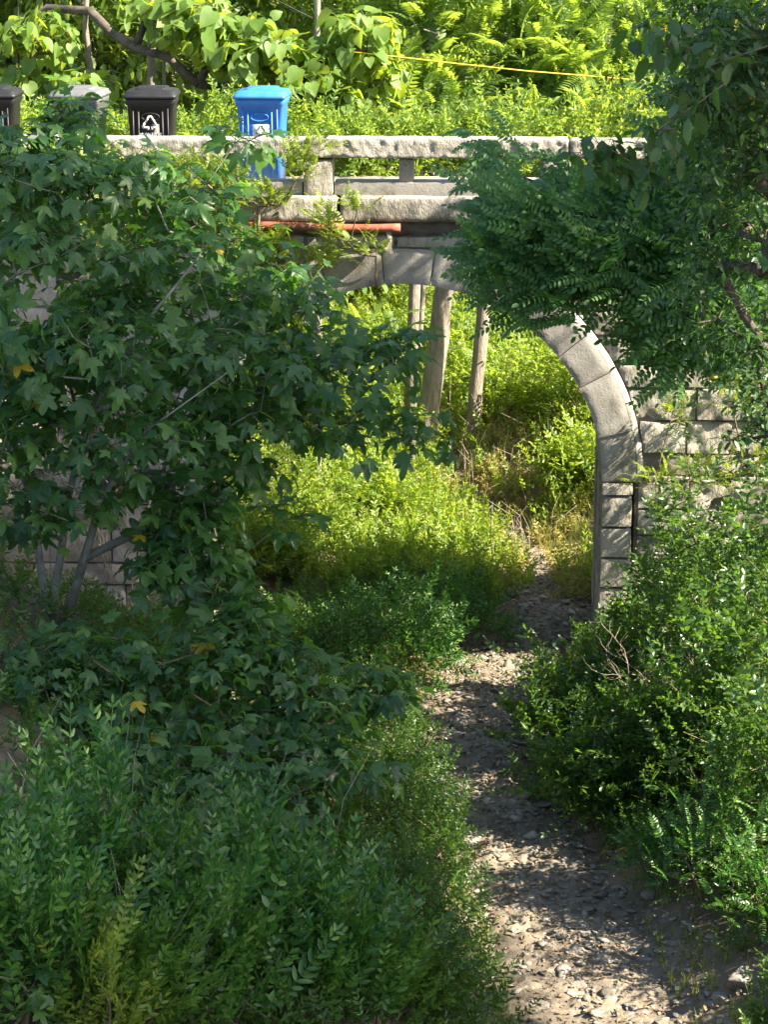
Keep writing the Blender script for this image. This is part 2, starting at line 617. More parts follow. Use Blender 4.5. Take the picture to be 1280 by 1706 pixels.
def lobed(L, droop=0.35, cup=0.1):
    """palmate leaf of five pointed lobes, sometimes only three"""
    out = []
    ang = [-132, -66, 0, 66, 132]
    q = random.uniform(.8, 1.0)
    ln = [0.50, 0.84 * q + .06, 1.0, 0.84 * q + .06, 0.50]
    for i, (a, l) in enumerate(zip(ang, ln)):
        w_ = 19
        for da, f in ((-w_, 0.70), (-w_ * .5, 0.86), (0, 1.0), (w_ * .5, 0.86), (w_, 0.70)):
            out.append((a + da + random.uniform(-3, 3), l * f * L * 0.62 * random.uniform(.95, 1.05)))
        if i < 4:
            out.append(((a + ang[i + 1]) / 2, 0.41 * L * 0.62))
    V = [(0, 0.30 * L, 0.02 * L)]
    for a, r in out:
        x, y = r * math.sin(R(a)), 0.30 * L + r * math.cos(R(a))
        rr = math.hypot(x, y - 0.3 * L)
        V.append((x, y, -droop * rr * rr / (0.62 * L) * (1.0 if y > 0.3 * L else .7) + cup * abs(x) * 0.4 + random.uniform(-.012, .012) * L))
    V.append((0, 0.10 * L, 0))
    n_ = len(out)
    T = [(0, i + 1, i) for i in range(1, n_)]
    T += [(0, n_ + 1, n_), (0, 1, n_ + 1)]
    return np.array(V, float), np.array(T)


def heart(L, droop=0.35):
    o = [(0, 0.02), (-.22, -.10), (-.42, .02), (-.50, .25), (-.40, .52), (-.2, .78), (0, 1.0), (.2, .78), (.40, .52), (.5, .25), (.42, .02), (.22, -.10)]
    V = [(0, .35 * L, 0)]
    for x, y in o:
        V.append((x * .86 * L, y * L, -droop * L * ((y - .3) ** 2) * .8 + 0.16 * abs(x) * L))
    n_ = len(o)
    T = [(0, 1 + (i + 1) % n_, 1 + i) for i in range(n_)]
    return np.array(V, float), np.array(T)


def rotm(axis_, a):
    return np.array(Matrix.Rotation(a, 3, axis_))


def join(parts):
    Vs, Ts, n_ = [], [], 0
    for V, T in parts:
        Vs.append(V)
        Ts.append(T + n_)
        n_ += len(V)
    return np.concatenate(Vs), np.concatenate(Ts)


def stalk(P, r):
    b = MB()
    b.tube(P, r, 3, cap=False)
    return np.concatenate(b.v), np.concatenate(b.t)


def frond(pairs, L, ll, lw, droop=0.35, lift=0.1):
    """pinnate leaf: rachis with pairs of leaflets"""
    parts = []
    t = np.linspace(0, 1, 6)
    sw = random.uniform(-.12, .12)
    spine = lambda u: np.array([sw * L * u * u, L * u * (1 - 0.12 * u), lift * L * u - droop * L * u * u])
    parts.append(stalk(np.array([spine(u) for u in t]), np.linspace(0.006, 0.002, 6) * L * 1.2))
    for i in range(pairs):
        u = 0.14 + 0.83 * (i + .5) / pairs
        p = spine(u)
        sl = -(lift - 2 * droop * u) if False else (lift - 2 * droop * u)
        size = (0.72 + 0.28 * math.sin(math.pi * min(1, u + .12)))
        for sgn in (-1, 1):
            V, T = blade(ll * size * random.uniform(.9, 1.1), lw * size, 0.25, random.uniform(.1, .3))
            a = sgn * R(random.uniform(56, 72))
            V = V @ rotm('Y', sgn * R(random.uniform(5, 25))).T @ rotm('Z', -a).T @ rotm('X', math.atan(sl) * .8).T
            parts.append((V + p, T))
    V, T = blade(ll, lw)
    parts.append((V @ rotm('X', math.atan(lift - 2 * droop)).T + spine(1.0), T))
    return join(parts)


def spray(npairs, L, ll, lw, up=48, side=0, jitter=10):
    """leafy shoot along +Y; leaves in crossed pairs"""
    parts = []
    bend = random.uniform(-.15, .15)
    sp = lambda u: np.array([bend * L * u * u, L * u, 0.05 * L * math.sin(u * 5)])
    parts.append(stalk(np.array([sp(u) for u in np.linspace(0, 1, 4)]), np.linspace(.010, .004, 4) * L))
    for i in range(npairs):
        u = (i + 0.7) / npairs
        size = 0.65 + 0.35 * math.sin(math.pi * min(1, .2 + u * .75))
        roll = (i % 2) * 90 * side + random.uniform(-25, 25)
        for s_ in (-1, 1):
            V, T = blade(ll * size * random.uniform(.8, 1.15), lw * size, 0.3, random.uniform(.0, .35))
            a = R(up + random.uniform(-jitter, jitter))
            V = V @ rotm('Y', R(random.uniform(-30, 30))).T @ rotm('Z', -s_ * a).T @ rotm('Y', R(roll)).T
            parts.append((V + sp(u), T))
    V, T = blade(ll * .7, lw * .7)
    parts.append((V + sp(1), T))
    return join(parts)


def cluster(leaf_fn, n_, pet, spread=1.0, droop=(0, 50), up=0.0):
    """leaves on stalks fanning out from a twig end, blades facing up and drooping outwards"""
    parts = []
    a0 = random.uniform(0, 6.28)
    for i in range(n_):
        a = a0 + i * 2.4 + random.uniform(-.4, .4)
        l = pet * random.uniform(.5, 1.25)
        el = random.uniform(-.3, .7) + up
        end = np.array([math.sin(a) * l * math.cos(el) * spread, math.cos(a) * l * math.cos(el) * spread, l * math.sin(el)])
        V, T = leaf_fn()
        d = R(random.uniform(*droop))
        V = V @ rotm('Y', R(random.uniform(-25, 25))).T @ rotm('X', -d).T @ rotm('Z', -a).T
        parts.append((V + end, T))
        parts.append(stalk(np.array([[0, 0, 0], end * .55 + [0, 0, l * .12], end]), 0.004 + 0 * np.arange(3)))
    return join(parts)


T_BROAD = [cluster(lambda: lobed(random.uniform(.12, .30), random.uniform(.1, .95), random.uniform(-.1, .6)), random.randint(5, 7), .19, 1.15, (-8, 48)) for _ in range(10)]
T_HEART = [cluster(lambda: heart(random.uniform(.18, .37), random.uniform(.1, .5)), random.randint(4, 6), .22, 1.0, (10, 75)) for _ in range(8)]
T_OVATE = [cluster(lambda: blade(random.uniform(.09, .14), random.uniform(.045, .07), .2, random.uniform(.1, .4)), random.randint(8, 12), .15, 1.2, (-10, 60)) for _ in range(9)]
T_BIGOVATE = [cluster(lambda: blade(random.uniform(.17, .24), random.uniform(.11, .15), .15, random.uniform(.1, .4)), random.randint(3, 5), .15, 1.0, (10, 80)) for _ in range(6)]
T_WOOD = [cluster(lambda: blade(random.uniform(.12, .2), random.uniform(.07, .11), .2, random.uniform(.1, .4)), random.randint(8, 11), .22, 1.2, (0, 70)) for _ in range(6)]
T_LOCUST = [frond(random.randint(8, 10), random.uniform(.32, .44), .062, .034, random.uniform(.15, .5), .1) for _ in range(8)]
T_CLIMB = [frond(random.randint(6, 8), random.uniform(.22, .32), .05, .024, random.uniform(.1, .4), .1) for _ in range(6)]
T_FERN = [frond(random.randint(13, 17), random.uniform(.65, .95), .17, .042, random.uniform(.25, .55), .25) for _ in range(8)]
T_PRIVET = [spray(random.randint(7, 11), random.uniform(.30, .52), random.uniform(.060, .086), .029, 46, .25) for _ in range(12)]
T_THICKET = [spray(random.randint(5, 8), random.uniform(.22, .34), random.uniform(.06, .08), .040, 60, .6, 18) for _ in range(9)]
T_FINE = [spray(random.randint(7, 9), random.uniform(.18, .26), random.uniform(.026, .034), .017, 58, .7, 18) for _ in range(8)]
T_WEED = [spray(random.randint(5, 8), random.uniform(.20, .32), random.uniform(.06, .09), .026, 55, .8, 20) for _ in range(8)]


def frames(d, roll=0.25, face=(0, 0, 1.0)):
    """frames whose +Y runs along d and whose +Z looks up"""
    d = nrm(d)
    n_ = len(d)
    up = np.tile(face, (n_, 1)) + rng.normal(0, roll, (n_, 3))
    Xa = nrm(np.cross(d, up))
    Za = np.cross(Xa, d)
    return np.stack([Xa, d, Za], -1)


def clump_frames(d, tilt=0.35, face=(0, 0, 1.0)):
    """frames for clusters: +Z up with a lean along d, any turn about it"""
    n_ = len(d)
    z = nrm(np.tile(face, (n_, 1)) + nrm(d) * 0.35 + rng.normal(0, tilt, (n_, 3)))
    q = rng.normal(0, 1, (n_, 3))
    x = nrm(np.cross(q, z))
    y = np.cross(z, x)
    return np.stack([x, y, z], -1)


def blob(c, r, n_, shell=0.55):
    """random points in an ellipsoid, thicker towards its surface"""
    c = np.asarray(c, float)
    u = nrm(rng.normal(0, 1, (n_, 3)))
    rad = rng.random(n_) ** (1 / 3) * (1 - shell) + shell * rng.random(n_) ** 0.25
    return c + u * rad[:, None] * np.asarray(r)


# ------------------------------------------------------------------ plants
def skeleton(stems, clumps, step=0.35, sag=0.12, thr=0.0):
    """joins every clump to the nearest branch grown so far; returns node arrays and chains"""
    nodes, par, chains = [], [], []
    for st in stems:
        idx = []
        for i, p in enumerate(st):
            nodes.append(np.asarray(p, float))
            par.append(-1 if i == 0 else len(nodes) - 2)
            idx.append(len(nodes) - 1)
        chains.append(idx)
    root = np.mean([s[0] for s in stems], 0)
    order = np.argsort(np.linalg.norm(clumps - root, axis=1))
    arr = np.array(nodes)
    ends, dirs = [], []
    nst = sum(len(s) for s in stems)
    for k in order:
        c = clumps[k]
        dd = np.linalg.norm(arr - c, axis=1) + 0.55 * np.clip(arr[:, 2] - c[2] + 0.05, 0, None)
        j = int(np.argmin(dd))
        a = arr[j]
        v = c - a
        l = np.linalg.norm(v)
        m_ = max(1, int(l / step))
        idx = [j]
        new = []
        side = rng.normal(0, 0.10, 3) * l
        for q in range(1, m_ + 1):
            u = q / m_
            p = a + v * u + side * math.sin(math.pi * u) + np.array([0, 0, sag * l * math.sin(math.pi * u)])
            new.append(p)
            par.append(idx[-1])
            idx.append(len(par) - 1)
        arr = np.vstack([arr, np.array(new)])
        chains.append(idx)
        ends.append(idx[-1])
        pv = arr[idx[-1]] - arr[idx[-2]]
        dirs.append(pv)
    par = np.array(par)
    load = np.zeros(len(par))
    for e in ends:
        load[e] += 1
    for i in range(len(par) - 1, -1, -1):
        if par[i] >= 0:
            load[par[i]] += load[i]
    return arr, par, load, chains, np.array(ends), nrm(np.array(dirs))


def plant(name, label, cat, root, clumps, temps, leafm, barkm, group=None, stems=None, rtip=0.006, rmax=0.15, size=(0.8, 1.2), per=1,
          mode='clump', parts=('trunk', 'crown'), lift=0.25, scatter=0.06, sides=6, wild=.45, minr=0.0, power=0.5, big=None, face=(0, 0, 1.0)):
    root = np.asarray(root, float)
    e = empty(name, root, label, cat, group)
    if stems is None:
        top = clumps[np.argmin(np.linalg.norm(clumps - root, axis=1))]
        stems = [[root - [0, 0, .15], root + (top - root) * .5]]
    arr, par, load, chains, ends, dirs = skeleton([[np.asarray(p, float) for p in s] for s in stems], clumps)
    rad = np.clip(rtip * np.maximum(load, 1) ** power, 0, rmax)
    tb = MB()
    for ci, ch in enumerate(chains):
        rr = rad[ch].copy()
        if ci >= len(stems):
            rr[0] = min(rr[0], rr[1] * 1.3)
        elif len(ch) > 1:
            rr[0] = rr[1] * 1.25
        if rr.max() < minr or len(ch) < 2:
            continue
        tb.tube(arr[ch] - root, rr, sides if rr.max() > 0.02 else 3, cap=rr.max() > .02)
    tb.build(parts[0], barkm, e, smooth=True)
    P = np.repeat(arr[ends], per, 0)
    D = np.repeat(dirs, per, 0)
    P = P + rng.normal(0, scatter, P.shape) * (per > 1)
    cen = clumps.mean(0)
    if mode == 'clump':
        F = clump_frames(D, .35, face)
    else:
        od = nrm(P - root) * 0.5
        D2 = nrm(D * 0.7 + od + rng.normal(0, wild, D.shape) + np.array([0, 0, lift]))
        F = frames(D2, .25, face)
    fb = MB()
    sz_ = rng.uniform(size[0], size[1], len(P))
    if big:
        sz_ = np.where(P[:, 2] > big[0], sz_ * big[1], sz_)
    stamp(fb, temps, P - root, F, sz_)
    fb.build(parts[1], leafm, e)
    return e


def px_blobs(spec):
    """spec rows: px, py, depth Y, (rx, ry, rz) metres, count"""
    return np.concatenate([blob(at(px, py, Y_), r, n_) for px, py, Y_, r, n_ in spec])


def dome(base, r, h, n_, lean=(0, 0)):
    """clump points for a bush standing on base"""
    u = nrm(rng.normal(0, 1, (n_, 3)))
    u[:, 2] = np.abs(u[:, 2])
    rad = 0.25 + 0.75 * rng.random(n_) ** 0.45
    q = u * rad[:, None] * np.array([r, r, h])
    q[:, 2] += 0.12
    lump = 0.5 + 1.0 * fbm(u * 2.6 + base, 2)
    q = q * lump[:, None]
    q[:, 0] += lean[0] * q[:, 2]
    q[:, 1] += lean[1] * q[:, 2]
    return base + q


def bush(name, label, base, r, h, n_, temps, leafm, cat='shrub', group=None, per=3, size=(.8, 1.25), lean=(0, 0), lift=.35, bark='twig', nst=5, wild=.45):
    base = np.array(base, float)
    cl = dome(base, r, h, n_, lean)
    st = []
    for k in range(nst):
        a = k / nst * 6.28 + rng.uniform(0, 1)
        d = np.array([math.cos(a) * r * .45, math.sin(a) * r * .45, h * rng.uniform(.45, .7)])
        b0 = base + np.array([math.cos(a) * .06, math.sin(a) * .06, -.1])
        st.append([b0, b0 + d * .5 + [0, 0, .08 * h], b0 + d])
    return plant(name, label, cat, base, cl, temps, MAT[leafm], MAT[bark], group, st, rtip=0.0035, rmax=0.03, per=per, size=size, mode='spray',
                 parts=('stems', 'foliage'), scatter=.07, lift=lift, wild=wild)


# ================================================================== the bridge
RI, RO, ZS, DEPTH = 2.27, 2.67, 1.69, 1.8
ZTOP = 4.50            # top of the spandrel masonry
bridge = empty('stone_bridge', (0, 0, 0), 'weathered stone arch bridge with a low stone parapet crossing over the earth path', 'bridge')


def rough_block(mb, x0, x1, y0, y1, z0, z1, res=0.045, amp=0.018, rnd=0.018, push=None, freq=9.0, seed=0.0):
    """stone with a rough front (facing -Y), a rough top and softened edges"""
    nx = max(3, int((x1 - x0) / res) + 1)
    nz = max(3, int((z1 - z0) / res) + 1)
    ny = max(3, int((y1 - y0) / max(res, .07)) + 1)

    def warp(P):
        # round the edges
        c = np.array([(x0 + x1) / 2, (y0 + y1) / 2, (z0 + z1) / 2])
        hs = np.array([(x1 - x0) / 2, (y1 - y0) / 2, (z1 - z0) / 2])
        q = (P - c) / hs
        out = []
        for a in range(3):
            o1, o2 = [b for b in range(3) if b != a]
            d1 = (1 - np.abs(q[:, o1])) * hs[o1]
            d2 = (1 - np.abs(q[:, o2])) * hs[o2]
            k = np.clip(1 - np.minimum(d1, d2) / (rnd * 1.6), 0, 1) ** 2
            out.append(np.where(np.abs(q[:, a]) > .999, -np.sign(q[:, a]) * k * rnd * .6, 0))
        P = P + np.stack(out, -1)
        nz_ = fbm(P * freq + seed, 3) - 0.5
        nz2 = fbm(P * freq * .35 + seed + 40, 2) - 0.5
        dy = (nz_ * amp * 1.6 + nz2 * amp * 1.8)
        P = P.copy()
        P[:, 1] += np.where(q[:, 1] < 0, dy, dy * .3)
        P[:, 2] += np.where(q[:, 2] > 0, -1, 1) * np.abs(nz2) * amp * .8
        if push is not None:
            P = push(P)
        return P

    def face(u, v, fn, flip):
        U, V_ = np.meshgrid(u, v, indexing='ij')
        P = fn(U.ravel(), V_.ravel())
        mb.grid(warp(P), len(u), len(v), flip)

    xs, zs, yy = np.linspace(x0, x1, nx), np.linspace(z0, z1, nz), np.linspace(y0, y1, ny)
    one = lambda a, v: np.full_like(a, v)
    face(xs, zs, lambda a, b: np.stack([a, one(a, y0), b], -1), False)
    face(xs, zs, lambda a, b: np.stack([a, one(a, y1), b], -1), True)
    face(xs, yy, lambda a, b: np.stack([a, b, one(a, z1)], -1), False)
    face(xs, yy, lambda a, b: np.stack([a, b, one(a, z0)], -1), True)
    face(yy, zs, lambda a, b: np.stack([one(a, x0), a, b], -1), True)
    face(yy, zs, lambda a, b: np.stack([one(a, x1), a, b], -1), False)


# core of the bridge with the opening cut through
def profile_core(mb, y0, y1, ro):
    """solid between x=+-9, z from -1 to ZTOP, with the arched opening"""
    arc = [(ro * math.cos(a), ZS + ro * math.sin(a)) for a in np.linspace(0, math.pi, 33)]
    pts = [(ro, -1.0)] + arc + [(-ro, -1.0)]
    n_ = len(pts)
    outer = []
    for (x, z) in pts:
        outer.append((x, z))
    # fan: every opening point joined up to the top / sides
    top = []
    for i, (x, z) in enumerate(pts):
        if i == 0:
            top.append((9, -1.0))
        elif i == n_ - 1:
            top.append((-9, -1.0))
        else:
            t = (i - 1) / (n_ - 3)
            if t < .2:
                top.append((9, ZS + (ZTOP - ZS) * t / .2))
            elif t > .8:
                top.append((-9, ZTOP - (ZTOP - ZS) * (t - .8) / .2))
            else:
                top.append((9 - 18 * (t - .2) / .6, ZTOP))
    V, T = [], []
    for (x, z), (X2, Z2) in zip(pts, top):
        V += [(x, y0, z), (X2, y0, Z2), (x, y1, z), (X2, y1, Z2)]
    for i in range(n_ - 1):
        a, b = 4 * i, 4 * i + 4
        T += [(a, a + 1, b + 1), (a, b + 1, b), (a + 2, b + 3, a + 3), (a + 2, b + 2, b + 3), (a, b, b + 2), (a, b + 2, a + 2), (a + 1, a + 3, b + 3), (a + 1, b + 3, b + 1)]
    mb.add(V, T)


m = MB()
profile_core(m, 0.034, DEPTH, RO - 0.02)
m.build('core_wall', MAT['mortar'], bridge)

# ashlar facing
m = MB()


def push_ring(P):
    P = P.copy()
    r = np.hypot(P[:, 0], P[:, 2] - ZS)
    up_ = P[:, 2] > ZS
    lim = RO + 0.085
    lim2 = RO + .012
    k = np.where((r < lim) & up_, lim / np.maximum(r, .01), 1)
    P[:, 0] *= k
    P[:, 2] = ZS + (P[:, 2] - ZS) * k
    side_ = (~up_) & (np.abs(P[:, 0]) < lim2)
    P[:, 0] = np.where(side_, np.sign(P[:, 0]) * lim2, P[:, 0])
    return P


z = -0.5
ci = 0
while z < ZTOP - .05:
    hgt = rng.uniform(.25, .42)
    if z + hgt > ZTOP - .2:
        hgt = ZTOP - z
    for sgn in (-1, 1):
        zm = z + hgt / 2
        xin = RO + .012 if z < ZS else math.sqrt(max((RO + .085) ** 2 - (z + hgt * .9 - ZS) ** 2, 0.0)) if z + hgt * .9 - ZS < RO + .085 else 0.0
        x = xin
        first = True
        while x < 8.8:
            ln = rng.uniform(.6, 1.8) if not first else rng.uniform(.4, .8)
            g_ = .003 + rng.random() ** 3 * .012
            a, b = x + g_, x + ln - g_
            yy0 = rng.uniform(-.025, .02)
            dz1, dz2 = rng.normal(0, .004, 2)
            rough_block(m, min(sgn * a, sgn * b), max(sgn * a, sgn * b), yy0, .22, z + g_ * .7 + dz1, z + hgt - g_ * .7 + dz1 * .5, .04, .055, .012, push_ring, 7, ci * 3.1)
            ci += 1
            x += ln
            first = False
    z += hgt
m.build('ashlar_facing', MAT['stone'], bridge, smooth=True)

# voussoirs: dressed wedges, each with its own joint
m = MB()
na = 13
edges = np.linspace(0, math.pi, na + 1) + np.concatenate([[0], rng.normal(0, .018, na - 1), [0]])
for k in range(na):
    a0, a1 = edges[k] + .002, edges[k + 1] - .002
    yf = -.045 + rng.normal(0, .008)
    nu, nv = 14, 9
    aa, rr = np.linspace(a0, a1, nu), np.linspace(RI, RO, nv)
    A, RR = np.meshgrid(aa, rr, indexing='ij')
    ins = np.minimum(np.minimum(A - a0, a1 - A) * RR, np.minimum(RR - RI, RO - RR))
    P = np.stack([RR * np.cos(A), np.full_like(A, yf) + .014 * np.clip(1 - ins / .03, 0, 1) ** 2, ZS + RR * np.sin(A)], -1)
    P[..., 1] += (fbm(P * 5 + k, 3) - .5) * .022
    P = P.reshape(-1, 3)
    m.grid(P, nu, nv, True)
    Q = P.reshape(nu, nv, 3)
    for line, fl in ((Q[:, 0], False), (Q[:, -1], True), (Q[0], True), (Q[-1], False)):
        l2 = line.copy()
        l2[:, 1] = .55
        m.grid(np.stack([line, l2], 1).reshape(-1, 3), len(line), 2, fl)
m.build('arch_ring', MAT['ring'], bridge)
# thin label course round the ring
m = MB()
edges = np.linspace(0.0, math.pi, 10)
for k in range(9):
    aa = np.linspace(edges[k] + .003, edges[k + 1] - .003, 14)
    yf = -.018 + rng.normal(0, .004)
    r0, r1 = RO + .004, RO + .07
    ring = []
    for a in aa:
        ring.append([(r0 * math.cos(a), yf, ZS + r0 * math.sin(a)), (r1 * math.cos(a), yf + .01, ZS + r1 * math.sin(a)),
                     (r1 * math.cos(a), .12, ZS + r1 * math.sin(a)), (r0 * math.cos(a), .12, ZS + r0 * math.sin(a)), (r0 * math.cos(a), yf, ZS + r0 * math.sin(a))])
    V = np.array(ring).reshape(-1, 3)
    V += (fbm(V * 7 + k, 2)[:, None] - .5) * .012
    m.grid(V, 14, 5, True)
m.build('hood_mould', MAT['ring'], bridge)
# barrel of the vault
m = MB()
aa = np.linspace(0, math.pi, 41)
for (r_, fl) in ((RI + .02, False),):
    V = []
    for a in aa:
        for y in np.linspace(.5, DEPTH + .05, 12):
            V.append((r_ * math.cos(a), y, ZS + r_ * math.sin(a)))
    m.grid(np.array(V), 41, 12, fl)
m.build('vault', MAT['stone'], bridge, smooth=True)
# jamb stones under the springing
for sgn in (-1, 1):
    m = MB()
    z = -.6
    while z < ZS - .05:
        hgt = rng.uniform(.30, .42)
        if z + hgt > ZS - .15:
            hgt = ZS - z
        a, b = RI + .0, RO - .01 + rng.uniform(-.05, .06)
        rough_block(m, min(sgn * a, sgn * b), max(sgn * a, sgn * b), -.05 + rng.normal(0, .008), 1.1, z + .008, z + hgt - .008, .05, .016, .014, None, 6, z * 9)
        rough_block(m, min(sgn * (RI + .015), sgn * b), max(sgn * (RI + .015), sgn * b), 1.115, 1.5, z + .008, z + hgt - .008, .08, .012, .014, None, 6, z * 5)
        rough_block(m, min(sgn * RI, sgn * b), max(sgn * RI, sgn * b), 1.515, DEPTH + .04, z + .008, z + hgt - .008, .08, .012, .014, None, 6, z * 7)
        z += hgt
    m.build('pier', MAT['stone'], bridge, smooth=True)

# rough slabs under the parapet
zz = lambda py, Y_=0.0: float(at(674, py, Y_)[2])
xx = lambda px, py=300, Y_=0.0: float(at(px, py, Y_)[0])
m = MB()
x = -8.8
while x < 8.8:
    ln = rng.uniform(.7, 1.5)
    yf = -.05 - rng.random() * .09
    rough_block(m, x + .01, x + ln - .01, yf, .6, 4.385 + rng.uniform(-.03, .03), 4.505, .05, .03, .02, None, 5, x)
    x += ln
m.build('slab_course', MAT['stone'], bridge, smooth=True)
z_cap0, z_cap1 = zz(368), zz(326)
m = MB()
xs_ = [-8.8, -6.9, -5.1, -3.4, xx(565), xx(804), 2.75, 4.6, 6.4, 8.8]
for a, b in zip(xs_[:-1], xs_[1:]):
    rough_block(m, a + .012, b - .012, -.16 + rng.normal(0, .006), .62, z_cap0, z_cap1, .035, .03, .022, None, 8, a * 3)
m.build('coping_course', MAT['tooled'], bridge, smooth=True)
# filling between the slabs and the coping
m = MB()
m.box(-8.8, 8.8, .03, DEPTH - .01, 4.49, z_cap0 + .03)
m.build('deck_fill', MAT['mortar'], bridge)
ZD = z_cap1          # road level
z_b1 = zz(303, .06)
z_r0, z_r1 = zz(265, -.02), zz(230, -.02)
# base rail
m = MB()
POSTS = [xx(-264), xx(133), xx(530), xx(927), xx(1324), xx(1721)]
for a, b in zip(POSTS[:-1], POSTS[1:]):
    rough_block(m, a + .172, b - .172, .03, .40, ZD - .01, z_b1, .06, .010, .012, None, 7, a)
m.build('base_rail', MAT['ring'], bridge, smooth=True)
for i, x in enumerate(POSTS):
    m = MB()
    rough_block(m, x - .165, x + .165, -.035, .34, ZD - .008, z_r0 - .004, .04, .014, .014, None, 8, x * 5)
    m.build('parapet_post', MAT['tooled'], bridge, smooth=True)
for x in (xx(677), xx(806), xx(275), xx(386), xx(1062), xx(1190), xx(0), xx(-130)):
    m = MB()
    rough_block(m, x - .085, x + .085, .05, .30, z_b1 - .012, z_r0 - .004, .035, .012, .012, None, 8, x * 7)
    m.build('baluster', MAT['tooled'], bridge, smooth=True)
for a, b in zip([-8.4, -5.2, -3.55] + [POSTS[2] - .13, POSTS[3] + .14, 4.4], [-5.2, -3.55, POSTS[2] - .13, POSTS[3] + .14, 4.4, 7.5]):
    m = MB()
    rough_block(m, a + .006, b - .006, -.05 + rng.normal(0, .005), .29, z_r0, z_r1 + rng.normal(0, .005), .022, .026, .016, None, 15, a * 2)
    m.build('top_rail', MAT['tooled'], bridge, smooth=True)

# road on the bridge
m = MB()
xs_ = np.linspace(-60, 60, 160)
yr = np.linspace(.41, 1.86, 10)
Xr, Yr = np.meshgrid(xs_, yr, indexing='ij')
Zr = np.full_like(Xr, ZD - .012) + (fbm(np.stack([Xr, Yr, Xr * 0], -1), 2) - .5) * .03 * (np.abs(Xr) > 0)
m.grid(np.stack([Xr, Yr, Zr], -1).reshape(-1, 3), len(xs_), len(yr))
tag(m.build('road', MAT['road'], smooth=True), kind='structure')

# red pipe
m = MB()
xp = np.linspace(xx(330, 380, -.1), xx(668, 380, -.1), 24)
P = np.stack([xp, np.full_like(xp, -.20), zz(379, -.2) + .012 * np.sin(xp * 3)], -1)
m.tube(P, .047, 10)
for i in (5, 15):
    m.tube(P[i:i + 2] * [1, 1, 1] , .058, 10)
o = m.build('water_pipe', MAT['rust'], smooth=True)
tag(o, 'rusty red pipe running along the bridge face just below the parapet', 'pipe')
# grey continuation of broken slab hanging below it is part of the slab course; the hanging strip of torn lining
m = MB()
P = np.array([at(648, 384, -.22), at(650, 398, -.23), at(645, 412, -.2), at(652, 424, -.16)])
tw_ = np.array([.035, .02, .05, .025])
V = []
for p, t_ in zip(P, tw_):
    V += [p - [t_, 0, 0], p + [t_, .01, .01], p + [t_, .022, .01], p + [-t_, .012, 0], p - [t_, 0, 0]]
m.grid(np.array(V), 4, 5)
tag(m.build('torn_strip', MAT['tooled']), 'torn pale strip hanging from the slab under the red pipe end', 'strip')

# ================================================================== bins
def rrect(w_, d_, r, n_=4):
    pts = []
    for cx, cy, a0 in ((w_ / 2 - r, d_ / 2 - r, 0), (-w_ / 2 + r, d_ / 2 - r, 90), (-w_ / 2 + r, -d_ / 2 + r, 180), (w_ / 2 - r, -d_ / 2 + r, 270)):
        for k in range(n_ + 1):
            a = R(a0 + 90 * k / n_)
            pts.append((cx + r * math.cos(a), cy + r * math.sin(a)))
    return np.array(pts)


def loft(mb, secs):
    """secs: list of (outline Nx2, z, yshift) -> closed skin"""
    n_ = len(secs[0][0])
    V = np.concatenate([np.column_stack([s[0][:, 0], s[0][:, 1] + s[2], np.full(n_, s[1])]) for s in secs])
    T = []
    for i in range(len(secs) - 1):
        for k in range(n_):
            a, b = i * n_ + k, i * n_ + (k + 1) % n_
            T += [(a, b, b + n_), (a, b + n_, a + n_)]
    for k in range(1, n_ - 1):
        T.append((0, k + 1, k))
        q = (len(secs) - 1) * n_
        T.append((q, q + k, q + k + 1))
    mb.add(V, T)


